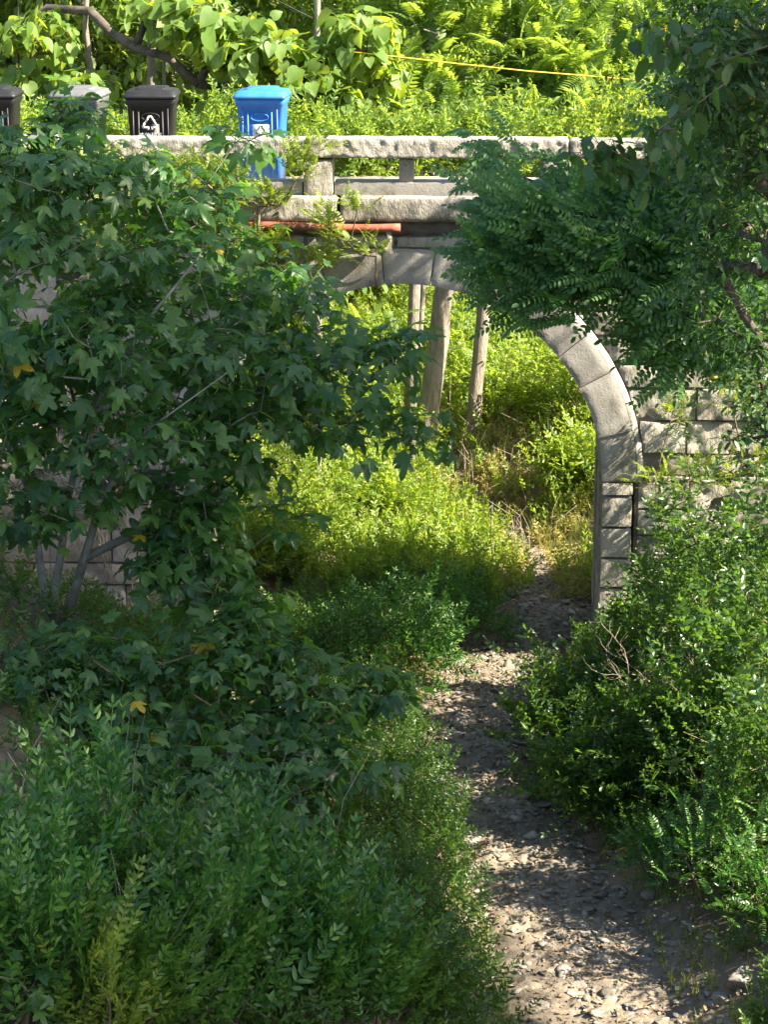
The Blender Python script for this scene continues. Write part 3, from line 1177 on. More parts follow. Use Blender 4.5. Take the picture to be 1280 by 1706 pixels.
def make_bin(label, mat_):
    e = empty('wheelie_bin', (0, 0, 0), label, 'bin', 'wheeled bins on the bridge')
    b = MB()
    W = lambda z: .44 + .085 * z / .98
    D = lambda z: .46 + .10 * z / .98
    loft(b, [(rrect(W(z) if z < .9 else W(z) + .01, D(z), .045), z, .0) for z in (.05, .5, .9)] + [(rrect(.555, .60, .04), .915, 0), (rrect(.565, .61, .04), .965, 0), (rrect(.56, .60, .04), .985, 0)])
    # front panel frame: two ribs, cross ribs and a shallow raised panel that follow the sloping front
    fy = lambda z: -D(z) / 2
    def slab(x0, x1, z0, z1, t_):
        V = []
        for z in (z0, z1):
            for x in (x0, x1):
                V += [(x, fy(z) - t_, z), (x, fy(z) + .02, z)]
        b.add(V, [(0, 2, 6), (0, 6, 4), (0, 4, 5), (0, 5, 1), (2, 3, 7), (2, 7, 6), (4, 6, 7), (4, 7, 5), (0, 1, 3), (0, 3, 2)])
    slab(-.145, -.128, .12, .84, .014)
    slab(.128, .145, .12, .84, .014)
    slab(-.205, -.19, .12, .88, .010)
    slab(.19, .205, .12, .88, .010)
    slab(-.127, .127, .30, .70, .006)
    b.build('body', mat_, e)
    # embossed oval
    l = MB()
    aa = np.linspace(0, 2 * math.pi, 25)
    P = np.column_stack([.10 * np.cos(aa), fy(.78) - .010 + 0 * aa, .78 + .042 * np.sin(aa)])
    P[:, 1] = -(.46 + .10 * P[:, 2] / .98) / 2 - .006
    l.tube(P, .008, 5, cap=False)
    l.build('embossed_ring', mat_, e)
    l = MB()
    loft(l, [(rrect(.585, .64, .035), .988, -.01), (rrect(.60, .655, .04), 1.0, -.01), (rrect(.60, .655, .04), 1.022, -.01), (rrect(.575, .62, .05), 1.03, -.005),
             (rrect(.565, .60, .05), 1.055, 0), (rrect(.50, .53, .06), 1.068, .01), (rrect(.36, .42, .05), 1.078, .02), (rrect(.35, .41, .05), 1.092, .02), (rrect(.33, .39, .05), 1.098, .02)])
    l.build('lid', mat_, e)
    h_ = MB()
    h_.tube([(-.22, .30, .93), (-.22, .36, .95), (.22, .36, .95), (.22, .30, .93)], .014, 6)
    h_.build('handle', mat_, e)
    for s_ in (-1, 1):
        wv = MB()
        aa = np.linspace(0, 2 * math.pi, 19)[:-1]
        loft_p = [np.column_stack([np.full(18, s_ * x), .22 + .1 * np.cos(aa) * k, .10 + .1 * np.sin(aa) * k]) for x, k in ((.17, .9), (.18, 1), (.215, 1), (.225, .9))]
        V = np.concatenate(loft_p)
        T = []
        for i in range(3):
            for k in range(18):
                a, q = i * 18 + k, i * 18 + (k + 1) % 18
                T += [(a, q, q + 18), (a, q + 18, a + 18)]
        for k in range(1, 17):
            T += [(0, k + 1, k), (54, 54 + k, 54 + k + 1)]
        wv.add(V, T)
        wv.build('wheel', MAT['tyre'], e)
    return e


def symbol(e, name, cx, cz, s_, mat_, th=.0022, off=.020, bent=True):
    """triangle of three bent arrows with two feet, as thin printed strips"""
    b = MB()
    yy_ = lambda z: -(.46 + .10 * z / .98) / 2 - off

    def bar(p, q, w_):
        p, q = np.array(p, float), np.array(q, float)
        d = (q - p) / np.linalg.norm(q - p)
        n_ = np.array([-d[1], d[0]]) * w_ / 2
        c = [p + n_, p - n_, q - n_, q + n_]
        V = [(cx + a[0] * s_, yy_(cz + a[1] * s_) - th, cz + a[1] * s_) for a in c] + [(cx + a[0] * s_, yy_(cz + a[1] * s_) + .004, cz + a[1] * s_) for a in c]
        b.add(V, [(0, 1, 2), (0, 2, 3), (0, 4, 5), (0, 5, 1), (1, 5, 6), (1, 6, 2), (2, 6, 7), (2, 7, 3), (3, 7, 4), (3, 4, 0)])

    w_ = .15
    bar((-.07, .93), (-.36, .42), w_)
    bar((-.12, .90), (.12, .90), w_ * .9)
    bar((.10, .93), (.62, .03), w_)
    bar((-.48, .38), (-.30, .50), w_ * .8)
    bar((-.44, .36), (-.66, -.02), w_)
    bar((-.64, -.02), (-.16, -.02), w_)
    bar((.62, -.02), (.16, -.02), w_)
    bar((-.16, .05), (-.16, -.22), w_)
    bar((.16, .05), (.16, -.22), w_)
    return b.build(name, mat_, e)


def print_text(e, txt, cx, cz, size):
    cu = bpy.data.curves.new('lettering', 'FONT')
    cu.body = txt
    cu.size = size
    cu.align_x = 'CENTER'
    cu.extrude = .0015
    o = bpy.data.objects.new('lettering', cu)
    C.objects.link(o)
    dg = bpy.context.evaluated_depsgraph_get()
    me = bpy.data.meshes.new_from_object(o.evaluated_get(dg))
    bpy.data.objects.remove(o)
    o = bpy.data.objects.new('lettering', me)
    C.objects.link(o)
    me.materials.clear()
    me.materials.append(MAT['white'])
    o.parent = e
    tilt = math.atan(.05 / .98)
    o.rotation_euler = (R(90) + tilt, 0, 0)
    o.location = (cx, -(.46 + .10 * cz / .98) / 2 - .010, cz)
    return o


BY = 1.0
def bin_at(px, dy=0.0):
    return (float(at(px, 220, BY + dy)[0]), BY + dy, ZD + .004)


b1 = make_bin('black bin with a white triangular waste symbol, standing behind the parapet', MAT['black'])
b1.location = bin_at(255)
b1.rotation_euler = (0, 0, R(2))
symbol(b1, 'waste_symbol', -.005, .665, .135, MAT['white'])
print_text(b1, '其他垃圾', 0, .54, .075)
b2 = make_bin('bright blue bin with a white square notice on its front', MAT['blue'])
b2.location = bin_at(438)
b2.rotation_euler = (0, 0, R(-2))
nb = MB()
fy = lambda z: -(.46 + .10 * z / .98) / 2
nb.add([(-.085, fy(.46) - .009, .46), (.115, fy(.46) - .009, .46), (.115, fy(.70) - .009, .70), (-.085, fy(.70) - .009, .70),
        (-.085, fy(.46) + .01, .46), (.115, fy(.46) + .01, .46), (.115, fy(.70) + .01, .70), (-.085, fy(.70) + .01, .70)],
       [(0, 1, 2), (0, 2, 3), (0, 4, 5), (0, 5, 1), (1, 5, 6), (1, 6, 2), (2, 6, 7), (2, 7, 3), (3, 7, 4), (3, 4, 0)])
nb.build('notice', MAT['white'], b2)
symbol(b2, 'recycling_symbol', .015, .600, .095, MAT['grey'], off=.0095)
b3 = make_bin('faded grey bin half hidden by leaves, between two black bins', MAT['grey'])
b3.location = bin_at(135)
b3.rotation_euler = (0, 0, R(-3))
b4 = make_bin('black bin cut off by the left edge of the picture', MAT['black'])
b4.location = bin_at(-8)
b4.rotation_euler = (0, 0, R(1))

# yellow hose strung above the road
m = MB()
q = [(560, 84), (640, 92), (760, 106), (880, 119), (1000, 128), (1095, 136), (1230, 146)]
P = np.array([at(a, b, 4.9) for a, b in q])
P[1:-1, 2] += rng.normal(0, .006, len(P) - 2)
m.tube(P, .010, 6)
tag(m.build('yellow_hose', MAT['yellow'], smooth=True), 'yellow hose strung through the foliage above the bridge road', 'hose')

# ================================================================== foreground plants, left
def gp(px, py):
    return ground_at(px, py)


# the lobed-leaf tree
base = at(88, 1062, -6.2)
hb_ = float(height(base[0], base[1]))
root = np.array([base[0], base[1], min(base[2], hb_ + .0)])
stem_px = [
    [(88, 1062), (72, 985), (62, 905), (60, 840), (40, 700), (30, 560)],
    [(88, 1062), (92, 980), (104, 900), (112, 830), (150, 690), (240, 540), (330, 430)],
    [(85, 1062), (50, 1010), (15, 950), (-30, 880), (-70, 780)],
    [(92, 1062), (120, 1000), (140, 930), (170, 830), (240, 720), (380, 620)],
    [(90, 1062), (84, 970), (82, 880), (90, 760), (120, 600), (130, 420)],
]
dep = [-6.2, -6.4, -6.0, -6.8, -5.6]
stems = []
for k, sp_ in enumerate(stem_px):
    st = [np.array([root[0], root[1], root[2] - .2])]
    for i, (a, b) in enumerate(sp_):
        st.append(at(a, b, -6.2 + (dep[k] + 6.2) * i / 3))
    stems.append(st)
cl = px_blobs([
    (60, 300, -6.0, (.7, .8, .30), 44), (112, 200, -5.4, (.20, .4, .14), 13), (30, 235, -5.6, (.3, .4, .12), 9), (190, 285, -5.6, (.6, .8, .18), 24), (320, 310, -5.4, (.5, .8, .18), 18), (400, 235, -5.2, (.16, .2, .05), 4),
    (120, 410, -6.2, (.9, 1.0, .38), 44), (320, 430, -5.8, (.75, 1.0, .36), 32), (470, 490, -5.6, (.5, .8, .20), 22),
    (60, 560, -6.6, (.8, 1.0, .42), 48), (230, 570, -6.4, (.9, 1.1, .40), 58), (410, 590, -6.0, (.75, 1.0, .28), 36), (570, 600, -5.8, (.6, .9, .24), 26), (660, 575, -5.6, (.3, .5, .12), 8),
    (40, 720, -6.6, (.6, 1.0, .42), 32), (250, 715, -6.6, (.7, 1.0, .36), 38), (440, 690, -6.2, (.7, .8, .16), 22), (590, 705, -6.0, (.6, .7, .16), 20), (690, 730, -5.8, (.25, .4, .08), 5),
    (110, 830, -6.9, (.35, .5, .20), 10), (320, 870, -6.6, (.30, .5, .42), 30), (340, 960, -6.8, (.34, .5, .25), 20), (60, 640, -6.2, (.5, .8, .3), 18), (30, 850, -6.8, (.3, .5, .3), 12), (230, 800, -6.4, (.25, .4, .12), 8), (270, 930, -6.9, (.22, .4, .2), 10), (350, 770, -6.4, (.35, .5, .22), 12), (490, 855, -6.2, (.14, .2, .09), 3), (440, 790, -6.2, (.3, .4, .08), 5),
])
plant('lobed_leaf_tree', 'many-stemmed tree with broad lobed dark green leaves screening the left of the arch', 'tree', root, cl, T_BROAD, MAT['broad'], MAT['greybark'],
      stems=stems, rtip=.0036, rmax=.042, size=(.75, 1.1), per=1, face=(0, -.28, 1))

# low branches of lobed leaves: a second, bushier plant in front
r2 = gp(330, 1290)
cl = px_blobs([
    (60, 1120, -8.4, (.5, .6, .26), 26), (190, 1100, -8.2, (.5, .6, .24), 26), (330, 1100, -8.0, (.55, .7, .26), 32), (470, 1110, -7.8, (.45, .6, .2), 22), (570, 1165, -7.6, (.45, .5, .22), 22),
    (400, 1020, -7.2, (.30, .5, .18), 13), (650, 1140, -7.4, (.25, .4, .12), 8), (120, 1210, -8.8, (.6, .5, .22), 26), (300, 1220, -8.8, (.6, .5, .24), 28), (20, 1250, -9.0, (.5, .4, .25), 16), (470, 1230, -8.4, (.45, .5, .22), 20),
    (80, 1290, -9.6, (.5, .4, .2), 20), (260, 1290, -9.6, (.5, .4, .2), 22), (430, 1310, -9.4, (.45, .4, .2), 20), (570, 1280, -8.8, (.35, .4, .22), 16), (500, 1180, -8.2, (.4, .4, .2), 14), (350, 1350, -9.9, (.4, .3, .14), 12),
])
plant('lobed_leaf_sapling', 'low bushy sapling with broad lobed leaves below the lobed-leaf tree, above the small-leaved shrubs', 'sapling', r2, cl, T_BROAD, MAT['broad'], MAT['twig'],
      rtip=.0045, rmax=.03, size=(.7, 1.0), parts=('stems', 'foliage'))

# bush in the shade under the arch
bush('thicket_bush', 'shaded bush under the left half of the arch beside the path', gp(640, 1120), .85, .75, 120, T_WEED, 'privet', per=4, size=(.7, 1.1))
bush('thicket_bush', 'small shaded bush at the path edge just left of where the path leaves the arch', gp(775, 1070), .55, .50, 60, T_WEED, 'privet', per=4, size=(.6, 1.0))

# small-leaved shrubs, bottom left
lab = 'privet_shrub'
GL = 'small-leaved shrubs on the left bank'
rows = [
    ((30, 1720), 0.50, 0.85, 'small-leaved shrub in the bottom left corner of the picture'),
    ((190, 1735), 0.42, 0.50, 'small-leaved shrub at the bottom edge, straight below the bright yellow-green shrub'),
    ((360, 1730), 0.48, 0.85, 'small-leaved shrub at the bottom edge with a feathery upright shoot'),
    ((520, 1735), 0.44, 0.60, 'small-leaved shrub at the bottom edge, midway between the left corner and the path'),
    ((620, 1720), 0.42, 0.60, 'small-leaved shrub at the bottom edge leaning over the stony path'),
    ((15, 1640), 0.50, 0.80, 'small-leaved shrub at the left edge with tall shoots, below the broad lobed leaves'),
    ((175, 1560), 0.46, 1.00, 'tallest small-leaved shrub, its narrow top rising against the broad lobed leaves'),
    ((310, 1640), 0.46, 0.55, 'small-leaved shrub right of the tallest one, with a bare grey stem showing'),
    ((450, 1640), 0.50, 0.75, 'small-leaved shrub in the middle of the left bank'),
    ((570, 1630), 0.42, 0.50, 'small-leaved shrub on the left bank nearest the middle of the path'),
]
for i_, (p, r_, h_, lb) in enumerate(rows):
    bush('privet_shrub', lb, gp(*p), r_, h_, int(34 + 46 * r_), (T_PRIVET, T_PRIVET, T_PRIVET + T_THICKET, T_PRIVET, T_PRIVET + T_FINE)[i_ % 5], ('privet', 'privet2', 'privet')[i_ % 3], group=GL, per=3, size=(.7, 1.35), lift=1.1, nst=7, wild=.28)
_t = at(165, 1455, -13.75)  # spray added in the shade, its pale leaf colour standing in for a sunbeam
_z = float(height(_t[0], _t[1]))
bush('sunlit_tinted_privet', 'bright yellow-green shrub, its sunlit look put into the leaf colour, among the dark shrubs at lower left', (_t[0], _t[1], _z), .17, (_t[2] - _z) * .78, 24, T_PRIVET, 'sunlit_tint', per=2, size=(.7, 1.0), lift=1.0, nst=4)

bush('pinnate_sapling', 'pinnate-leaved sapling among the small-leaved shrubs at the bottom edge, right of the yellow-green shrub', gp(285, 1690), .36, .75, 26, T_CLIMB, 'privet2', cat='sapling', per=3, size=(.7, 1.1), lift=.7, nst=4)
bush('pinnate_sapling', 'pinnate-leaved sapling high on the left bank, below the low branches of lobed leaves', gp(430, 1600), .34, .6, 26, T_CLIMB, 'privet', cat='sapling', per=3, size=(.7, 1.1), lift=.7, nst=4)
bush('pinnate_sapling', 'pinnate-leaved sapling at the bottom edge close to the stony path', gp(560, 1690), .34, .75, 24, T_CLIMB, 'privet2', cat='sapling', per=3, size=(.7, 1.1), lift=.7, nst=4)
r3 = gp(20, 1760)
cl = blob(r3 + [0, 0, .55], (.38, .3, .25), 12)
plant('lobed_leaf_sapling', 'small plant with broad lobed leaves in the bottom left corner, below the corner shrub', 'sapling', r3, cl, T_BROAD, MAT['broad'], MAT['twig'], rtip=.0045, rmax=.02, size=(.5, .75), parts=('stems', 'foliage'))
m = MB()
for k in range(46):
    q = gp(rng.uniform(10, 640), rng.uniform(1380, 1740))
    L_ = rng.uniform(.5, 1.15)
    a = rng.uniform(0, 6.28)
    m.tube([q, q + [.12 * L_ * math.cos(a), .12 * L_ * math.sin(a), L_ * .6], q + [.35 * L_ * math.cos(a), .35 * L_ * math.sin(a), L_]], np.array([.005, .004, .0015]), 3, cap=False)
tag(m.build('dry_stalks', MAT['deadtwig']), 'thin dry stalks poking up through the small-leaved shrubs on the left bank', 'dry stalks', kind='stuff')

# fine-leaved bushes along the left edge of the path
GF = 'fine-leaved bushes along the left path edge'
for p, r_, h_, lb in [((700, 1700), .34, .45, 'fine-leaved bush at the bottom of the left path edge, nearest the camera'),
                      ((665, 1600), .40, .75, 'fine-leaved bush on the left path edge where the stony path is widest'),
                      ((700, 1470), .42, .80, 'fine-leaved bush on the left path edge beside the brown bend'),
                      ((660, 1370), .48, .90, 'tall fine-leaved bush with pale glints left of the narrow path'),
                      ((630, 1270), .50, .75, 'fine-leaved bush on the left path edge, farthest up towards the arch')]:
    bush('fine_leaved_bush', lb, gp(*p), r_, h_, 110, T_FINE, 'thicket', group=GF, per=4, size=(.8, 1.25), nst=6)

# ================================================================== foreground plants, right
GR = 'leafy bushes on the right bank'
for p, r_, h_, lb in [
    ((930, 1275), .55, .80, 'dark leafy bush jutting over the path from the right, below the right pier'),
    ((985, 1370), .45, .60, 'dark leafy bush above the bare earth hollow on the right bank'),
    ((1080, 1330), .60, .95, 'dark leafy bush in the middle of the right bank'),
    ((1060, 1200), .55, .75, 'leafy bush beside the path, straight below the right pier'),
    ((1180, 1290), .65, 1.35, 'sun-flecked leafy bush with bare pale twigs on the right bank'),
    ((1275, 1400), .60, 1.15, 'leafy bush at the right edge of the picture, above the bright pinnate sapling'),
    ((1110, 1075), .45, .65, 'leafy bush hiding the foot of the right pier'),
    ((1165, 1100), .60, 1.6, 'leafy bush against the bridge wall right of the pier'),
    ((1275, 1130), .60, 1.85, 'leafy bush at the right edge of the picture against the bridge wall'),
    ((1275, 1255), .55, 1.35, 'leafy bush at the right edge of the picture, midway down the bank'),
]:
    bush('thicket_bush', lb, gp(*p), r_, h_ * 1.08, 82, T_THICKET * 2 + T_FINE + T_WEED, 'thicket', group=GR, per=4, size=(.6, 1.35), nst=6, wild=.7)
for p, r_, h_, lb in [((1185, 1500), .42, .75, 'bright pinnate-leaved sapling over the bare earth at lower right'),
                      ((1110, 1465), .28, .30, 'low tuft of pinnate leaves on the bare earth right of the path bend'),
                      ((1290, 1545), .45, .80, 'pinnate-leaved sapling in the lower right, cut by the picture edge')]:
    bush('pinnate_sapling', lb, gp(*p), r_, h_, 70, T_CLIMB, 'privet', cat='sapling', group='pinnate saplings on the right bank', per=3, size=(.6, .95))

dt = empty('dead_twigs', at(1130, 1180, -5.6), 'tangle of bare pale twigs sticking out of the sun-flecked bush on the right bank', 'twigs')
m = MB()
o0 = at(1130, 1180, -5.6)
def twig(p, d, L_, r_, lev):
    n_ = 5
    q = [p]
    for i in range(n_):
        d = nrm(d + rng.normal(0, .22, 3))
        q.append(q[-1] + d * L_ / n_)
    m.tube(np.array(q) - o0, np.linspace(r_, r_ * .5, n_ + 1), 4, cap=False)
    if lev:
        for i in range(1, n_ + 1):
            twig(q[i], nrm(d + rng.normal(0, .75, 3)), L_ * rng.uniform(.35, .6), r_ * .55, lev - 1)
for k in range(7):
    twig(at(1110 + rng.normal(0, 30), 1190, -5.6), nrm(np.array([rng.normal(0, .45), rng.normal(-.25, .2), 1])), rng.uniform(.45, .8), .0045, 2)
m.build('stems', MAT['deadtwig'], dt, smooth=True)

# locust tree reaching in from the right
root = np.array([5.6, -3.6, float(height(5.6, -3.6))])
stems = [[root - [0, 0, .3], root + [-.1, .05, 1.2], root + [-.35, .1, 2.6], root + [-.8, .0, 4.0], root + [-1.0, -.2, 5.6], root + [-1.1, -.3, 7.2]],
         [root + [-.35, .1, 2.6], root + [-1.2, .2, 3.1], root + [-2.2, .3, 3.3]]]
cl = px_blobs([
    (920, 385, -3.4, (.50, .6, .20), 36), (1025, 385, -3.2, (.55, .7, .24), 42), (865, 450, -3.5, (.30, .4, .13), 18), (930, 490, -3.6, (.3, .4, .10), 12), (1030, 445, -3.6, (.5, .6, .20), 38), (1130, 420, -3.4, (.5, .7, .32), 46),
    (1220, 470, -3.6, (.4, .8, .4), 38), (1140, 500, -3.8, (.35, .4, .12), 16), (985, 345, -2.9, (.30, .5, .12), 7), (860, 305, -2.5, (.22, .3, .10), 6), (815, 250, -2.3, (.10, .2, .08), 2),
    (1150, 330, -3.2, (.35, .6, .22), 20), (1240, 350, -3.4, (.4, .8, .5), 44), (1230, 560, -3.4, (.3, .4, .18), 18), (1130, 570, -3.7, (.25, .4, .06), 7), (1190, 590, -3.2, (.2, .3, .06), 4),
    (1210, 190, -3.0, (.35, .6, .3), 22), (1260, 220, -3.2, (.4, .8, .5), 36),
])
off = blob(root + np.array([.2, -.2, 5.6]), (2.4, 2.4, 2.2), 330)
off = off[(off[:, 0] > 3.9)]
cl = np.concatenate([cl, off])
plant('locust_tree', 'tree with feathery pinnate leaves hanging over the right half of the arch', 'tree', root, cl, T_LOCUST, MAT['locust'], MAT['bark'], stems=stems,
      rtip=.0045, rmax=.12, per=6, size=(1.0, 1.55), mode='spray', scatter=.13, lift=-.05, face=(0, -.75, .8))

# tall spreading tree: its low boughs come in at the upper right, its unseen crown and outsized high leaves are shaped to shade the gully
root = np.array([9.2, -12.5, float(height(9.2, -12.5))])
stems = [[root - [0, 0, .3], root + [.05, .1, 2.2], root + [-.1, .2, 4.5], root + [-.3, .3, 7.5], root + [-.4, .3, 10.0]],
         [root + [-.1, .2, 4.5], root + [-2.0, 1.5, 5.0], root + [-4.0, 3.2, 4.6]],
         [root + [-.3, .3, 7.5], root + [-2.5, -2.0, 8.8], root + [-4.0, -4.0, 9.6]],
         [root + [-.3, .3, 7.5], root + [2.5, -2.0, 8.8], root + [4.0, -4.0, 9.6]]]
vis = px_blobs([
    (1235, 60, -6.5, (.45, .8, .35), 42), (1260, 150, -6.8, (.4, .8, .5), 50), (1120, 80, -6.0, (.25, .4, .10), 6), (1250, 290, -6.4, (.4, .7, .4), 32),
    (1190, 180, -6.2, (.4, .5, .2), 16), (1240, 420, -6.2, (.4, .7, .4), 28), (1250, 560, -5.8, (.28, .6, .4), 22), (1265, 700, -5.6, (.18, .5, .3), 12), (1170, 520, -5.6, (.3, .5, .12), 12),
])
crown = blob(root + np.array([.3, -2.7, 11.0]), (8.3, 7.4, 4.6), 4300, .35)
crown = crown[crown[:, 2] > 8.2]
crown = crown[fbm(crown * .55, 2) > .36]
plant('spreading_tree', 'dark ovate-leaved tree leaning in at the upper right corner, its boughs before the parapet', 'tree', root, np.concatenate([vis, crown]), T_OVATE, MAT['ovate'], MAT['bark'],
      stems=stems, rtip=.006, rmax=.26, per=3, size=(.6, .95), scatter=.2, big=(8.4, 1.75))

cl = px_blobs([(1100, 60, -7.5, (.28, .3, .14), 7), (1000, 265, -7.2, (.26, .3, .14), 9), (1060, 300, -7.3, (.22, .3, .14), 7), (1110, 230, -7.5, (.2, .3, .1), 5), (1180, 120, -7.8, (.3, .3, .3), 8)])
rt0 = root + np.array([-.3, .3, 7.5])
bz = at(1420, 60, -8.5)
plant('twining_vine', 'vine with a few large dark oval leaves hanging before the parapet at upper right', 'vine', np.array([bz[0], bz[1], bz[2]]), cl, T_BIGOVATE, MAT['ovate'], MAT['twig'],
      stems=[[bz, at(1300, 70, -8.0), at(1180, 110, -7.7)]], rtip=.003, rmax=.008, size=(.6, .95), parts=('stems', 'foliage'))

# climbers on the left part of the bridge face
def climber(label, px_list, n_=26):
    cl_ = np.concatenate([blob(at(a, b, Y_), r, k) for a, b, Y_, r, k in px_list])
    rt = cl_[np.argmin(cl_[:, 2])] - [0, 0, .2]
    return plant('climber', label, 'climber', rt, cl_, T_CLIMB, MAT['sunlit_tint'], MAT['twig'], 'climbers on the bridge face', rtip=.003, rmax=.02, per=3, size=(.65, 1.0), mode='spray',
                 parts=('stems', 'foliage'), lift=.25, scatter=.05)


climber('yellow-green climber spilling over the parapet beside the blue bin', [(500, 280, -.35, (.16, .12, .16), 20), (520, 240, -.35, (.14, .1, .06), 7), (440, 330, -.35, (.3, .15, .10), 24), (380, 300, -.35, (.16, .12, .12), 12)])
climber('yellow-green climber on the bridge face below the red pipe', [(440, 420, -.4, (.35, .2, .2), 44), (520, 440, -.4, (.25, .15, .12), 18), (430, 480, -.4, (.3, .2, .15), 22)])
climber('broad mat of sunlit climber on the bridge face behind the lobed-leaf tree', [(60, 330, -.4, (.5, .15, .4), 60), (200, 380, -.4, (.6, .15, .4), 70), (330, 330, -.4, (.4, .15, .25), 44), (300, 290, -.4, (.5, .12, .12), 30), (380, 400, -.4, (.3, .15, .25), 34), (100, 260, -.35, (.6, .12, .1), 22)])
climber('yellow-green climber with shoots crossing the coping and the arch crown', [(540, 370, -.45, (.14, .12, .10), 10), (590, 345, -.5, (.14, .08, .05), 7), (610, 420, -.45, (.22, .1, .06), 8), (560, 400, -.45, (.2, .1, .08), 8)])

climber('sparse climber with leafy shoots on the sunlit wall right of the arch', [(1130, 690, -.3, (.25, .1, .12), 9), (1230, 660, -.3, (.25, .1, .2), 14), (1180, 790, -.35, (.4, .15, .14), 22), (1090, 800, -.35, (.2, .12, .14), 10), (1260, 760, -.35, (.2, .12, .3), 16)])

# dry hanging stems on the left wall
hv = empty('dead_vine', at(190, 800, -.2), 'dry leafless vine stems hanging on the wall left of the arch', 'vine')
m = MB()
o0 = at(190, 800, -.2)
for k in range(26):
    a0, b0 = rng.uniform(120, 270), rng.uniform(785, 880)
    ln = rng.uniform(40, 150)
    q = [at(a0 + rng.normal(0, 4) + t * rng.normal(0, 16), b0 + ln * t, -.12 - .1 * rng.random()) for t in (0, .35, .7, 1)]
    m.tube(np.array(q) - o0, rng.uniform(.004, .009), 4)
m.build('stems', MAT['deadtwig'], hv, smooth=True)
for (q, r_) in (([(205, 985), (212, 960), (222, 938)], .010), ([(194, 1018), (206, 988), (214, 962)], .011)):
    m.tube([at(a, b, -1.2) - o0 for a, b in q], r_, 5)

# low weeds over the near banks
n = 17000
wy = rng.uniform(-13.5, 2.6, n)
sd = rng.choice([-1, 1], n)
wx = path_x(wy) + sd * (.62 + np.abs(rng.normal(0, 1, n)) * np.where(sd < 0, 2.6, 1.6))
keep = (fbm(np.stack([wx * 1.1, wy * 1.1, wx * 0], -1), 3) > .36) & (np.abs(wx - path_x(wy)) > .75 + .35 * (sd > 0) * (wy < -7)) & (wx > -7) & ~((np.abs(wx) > 2.2) & (wy > -.25))
wx, wy = wx[keep], wy[keep]
P = np.stack([wx, wy, height(wx, wy) + .01], -1)
D = nrm(np.stack([rng.normal(0, .5, len(wx)), rng.normal(0, .5, len(wx)), np.ones(len(wx))], -1))
m = MB()
stamp(m, T_WEED, P + D * rng.uniform(0, .22, len(wx))[:, None], frames(D, 1.0), rng.uniform(.5, 1.1, len(wx)))
tag(m.build('ground_cover', MAT['thicket']), 'low dark weeds covering the banks in front of the bridge', 'weeds', kind='stuff')

# ================================================================== behind the bridge
# weeds and grass on the bank seen through the arch (nobody could count them)
n = 24000
wx, wy = rng.uniform(-5, 4.5, n), rng.uniform(2.2, 16, n)
keep = np.abs(wx - path_x(wy)) > (.12 + (.42 + .5 * (wx > path_x(wy)) * (wy > 3.5)) * rng.random(n)) * (wy < 9)
dens = fbm(np.stack([wx * .9, wy * .9, wx * 0], -1), 3)
keep &= dens > .33 + .12 * rng.random(n) * (wx > .2)
wx, wy = wx[keep], wy[keep]
P = np.stack([wx, wy, height(wx, wy) + .01], -1)
D = nrm(np.stack([rng.normal(0, .45, len(wx)), rng.normal(0, .45, len(wx)), np.ones(len(wx))], -1))
P2 = P + D * rng.uniform(0, .45, len(wx))[:, None] * (fbm(P * 1.3, 2)[:, None])
m = MB()
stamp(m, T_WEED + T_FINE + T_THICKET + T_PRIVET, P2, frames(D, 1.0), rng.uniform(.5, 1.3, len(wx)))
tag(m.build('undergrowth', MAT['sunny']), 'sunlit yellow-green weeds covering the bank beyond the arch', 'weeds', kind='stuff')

blades = []
for i in range(6):
    parts = []
    for k in range(9):
        L_ = random.uniform(.18, .45)
        a = random.uniform(0, 6.28)
        b_ = random.uniform(.1, .5)
        w_ = .006
        V = []
        for t in (0, .4, .75, 1):
            c = np.array([math.sin(a) * b_ * L_ * t * t, math.cos(a) * b_ * L_ * t * t, L_ * t * (1 - .25 * b_ * t)]) + np.array([math.sin(a * 3), math.cos(a * 3), 0]) * .03
            sd = np.array([math.cos(a), -math.sin(a), 0]) * w_ * (1 - t * .9)
            V += [c - sd, c + sd]
        parts.append((np.array(V), np.array([(0, 1, 3), (0, 3, 2), (2, 3, 5), (2, 5, 4), (4, 5, 7), (4, 7, 6)])))
    blades.append(join(parts))
n = 7000
wx, wy = rng.uniform(-5.5, 5, n), rng.uniform(3.2, 13, n)
keep = (np.abs(wx - path_x(wy)) > 0.3) & (fbm(np.stack([wx * 1.4, wy * 1.4, wx * 0 + 4], -1), 3) > .53)
wx, wy = wx[keep], wy[keep]
m = MB()
stamp(m, blades, np.stack([wx, wy, height(wx, wy) - .01], -1), rotz(len(wx), .35), rng.uniform(.4, 1.1, len(wx)))
n = 1100
wy = rng.uniform(-12, -.5, n)
sd = rng.choice([-1, 1], n)
wx = path_x(wy) + sd * (.65 + np.abs(rng.normal(0, .35, n)))
stamp(m, blades, np.stack([wx, wy, height(wx, wy) - .01], -1), rotz(n, .2), rng.uniform(.25, .6, n))
tag(m.build('grass', MAT['grass']), 'thin grass on the sunny bank beyond the arch and along the path edges', 'grass', kind='stuff')

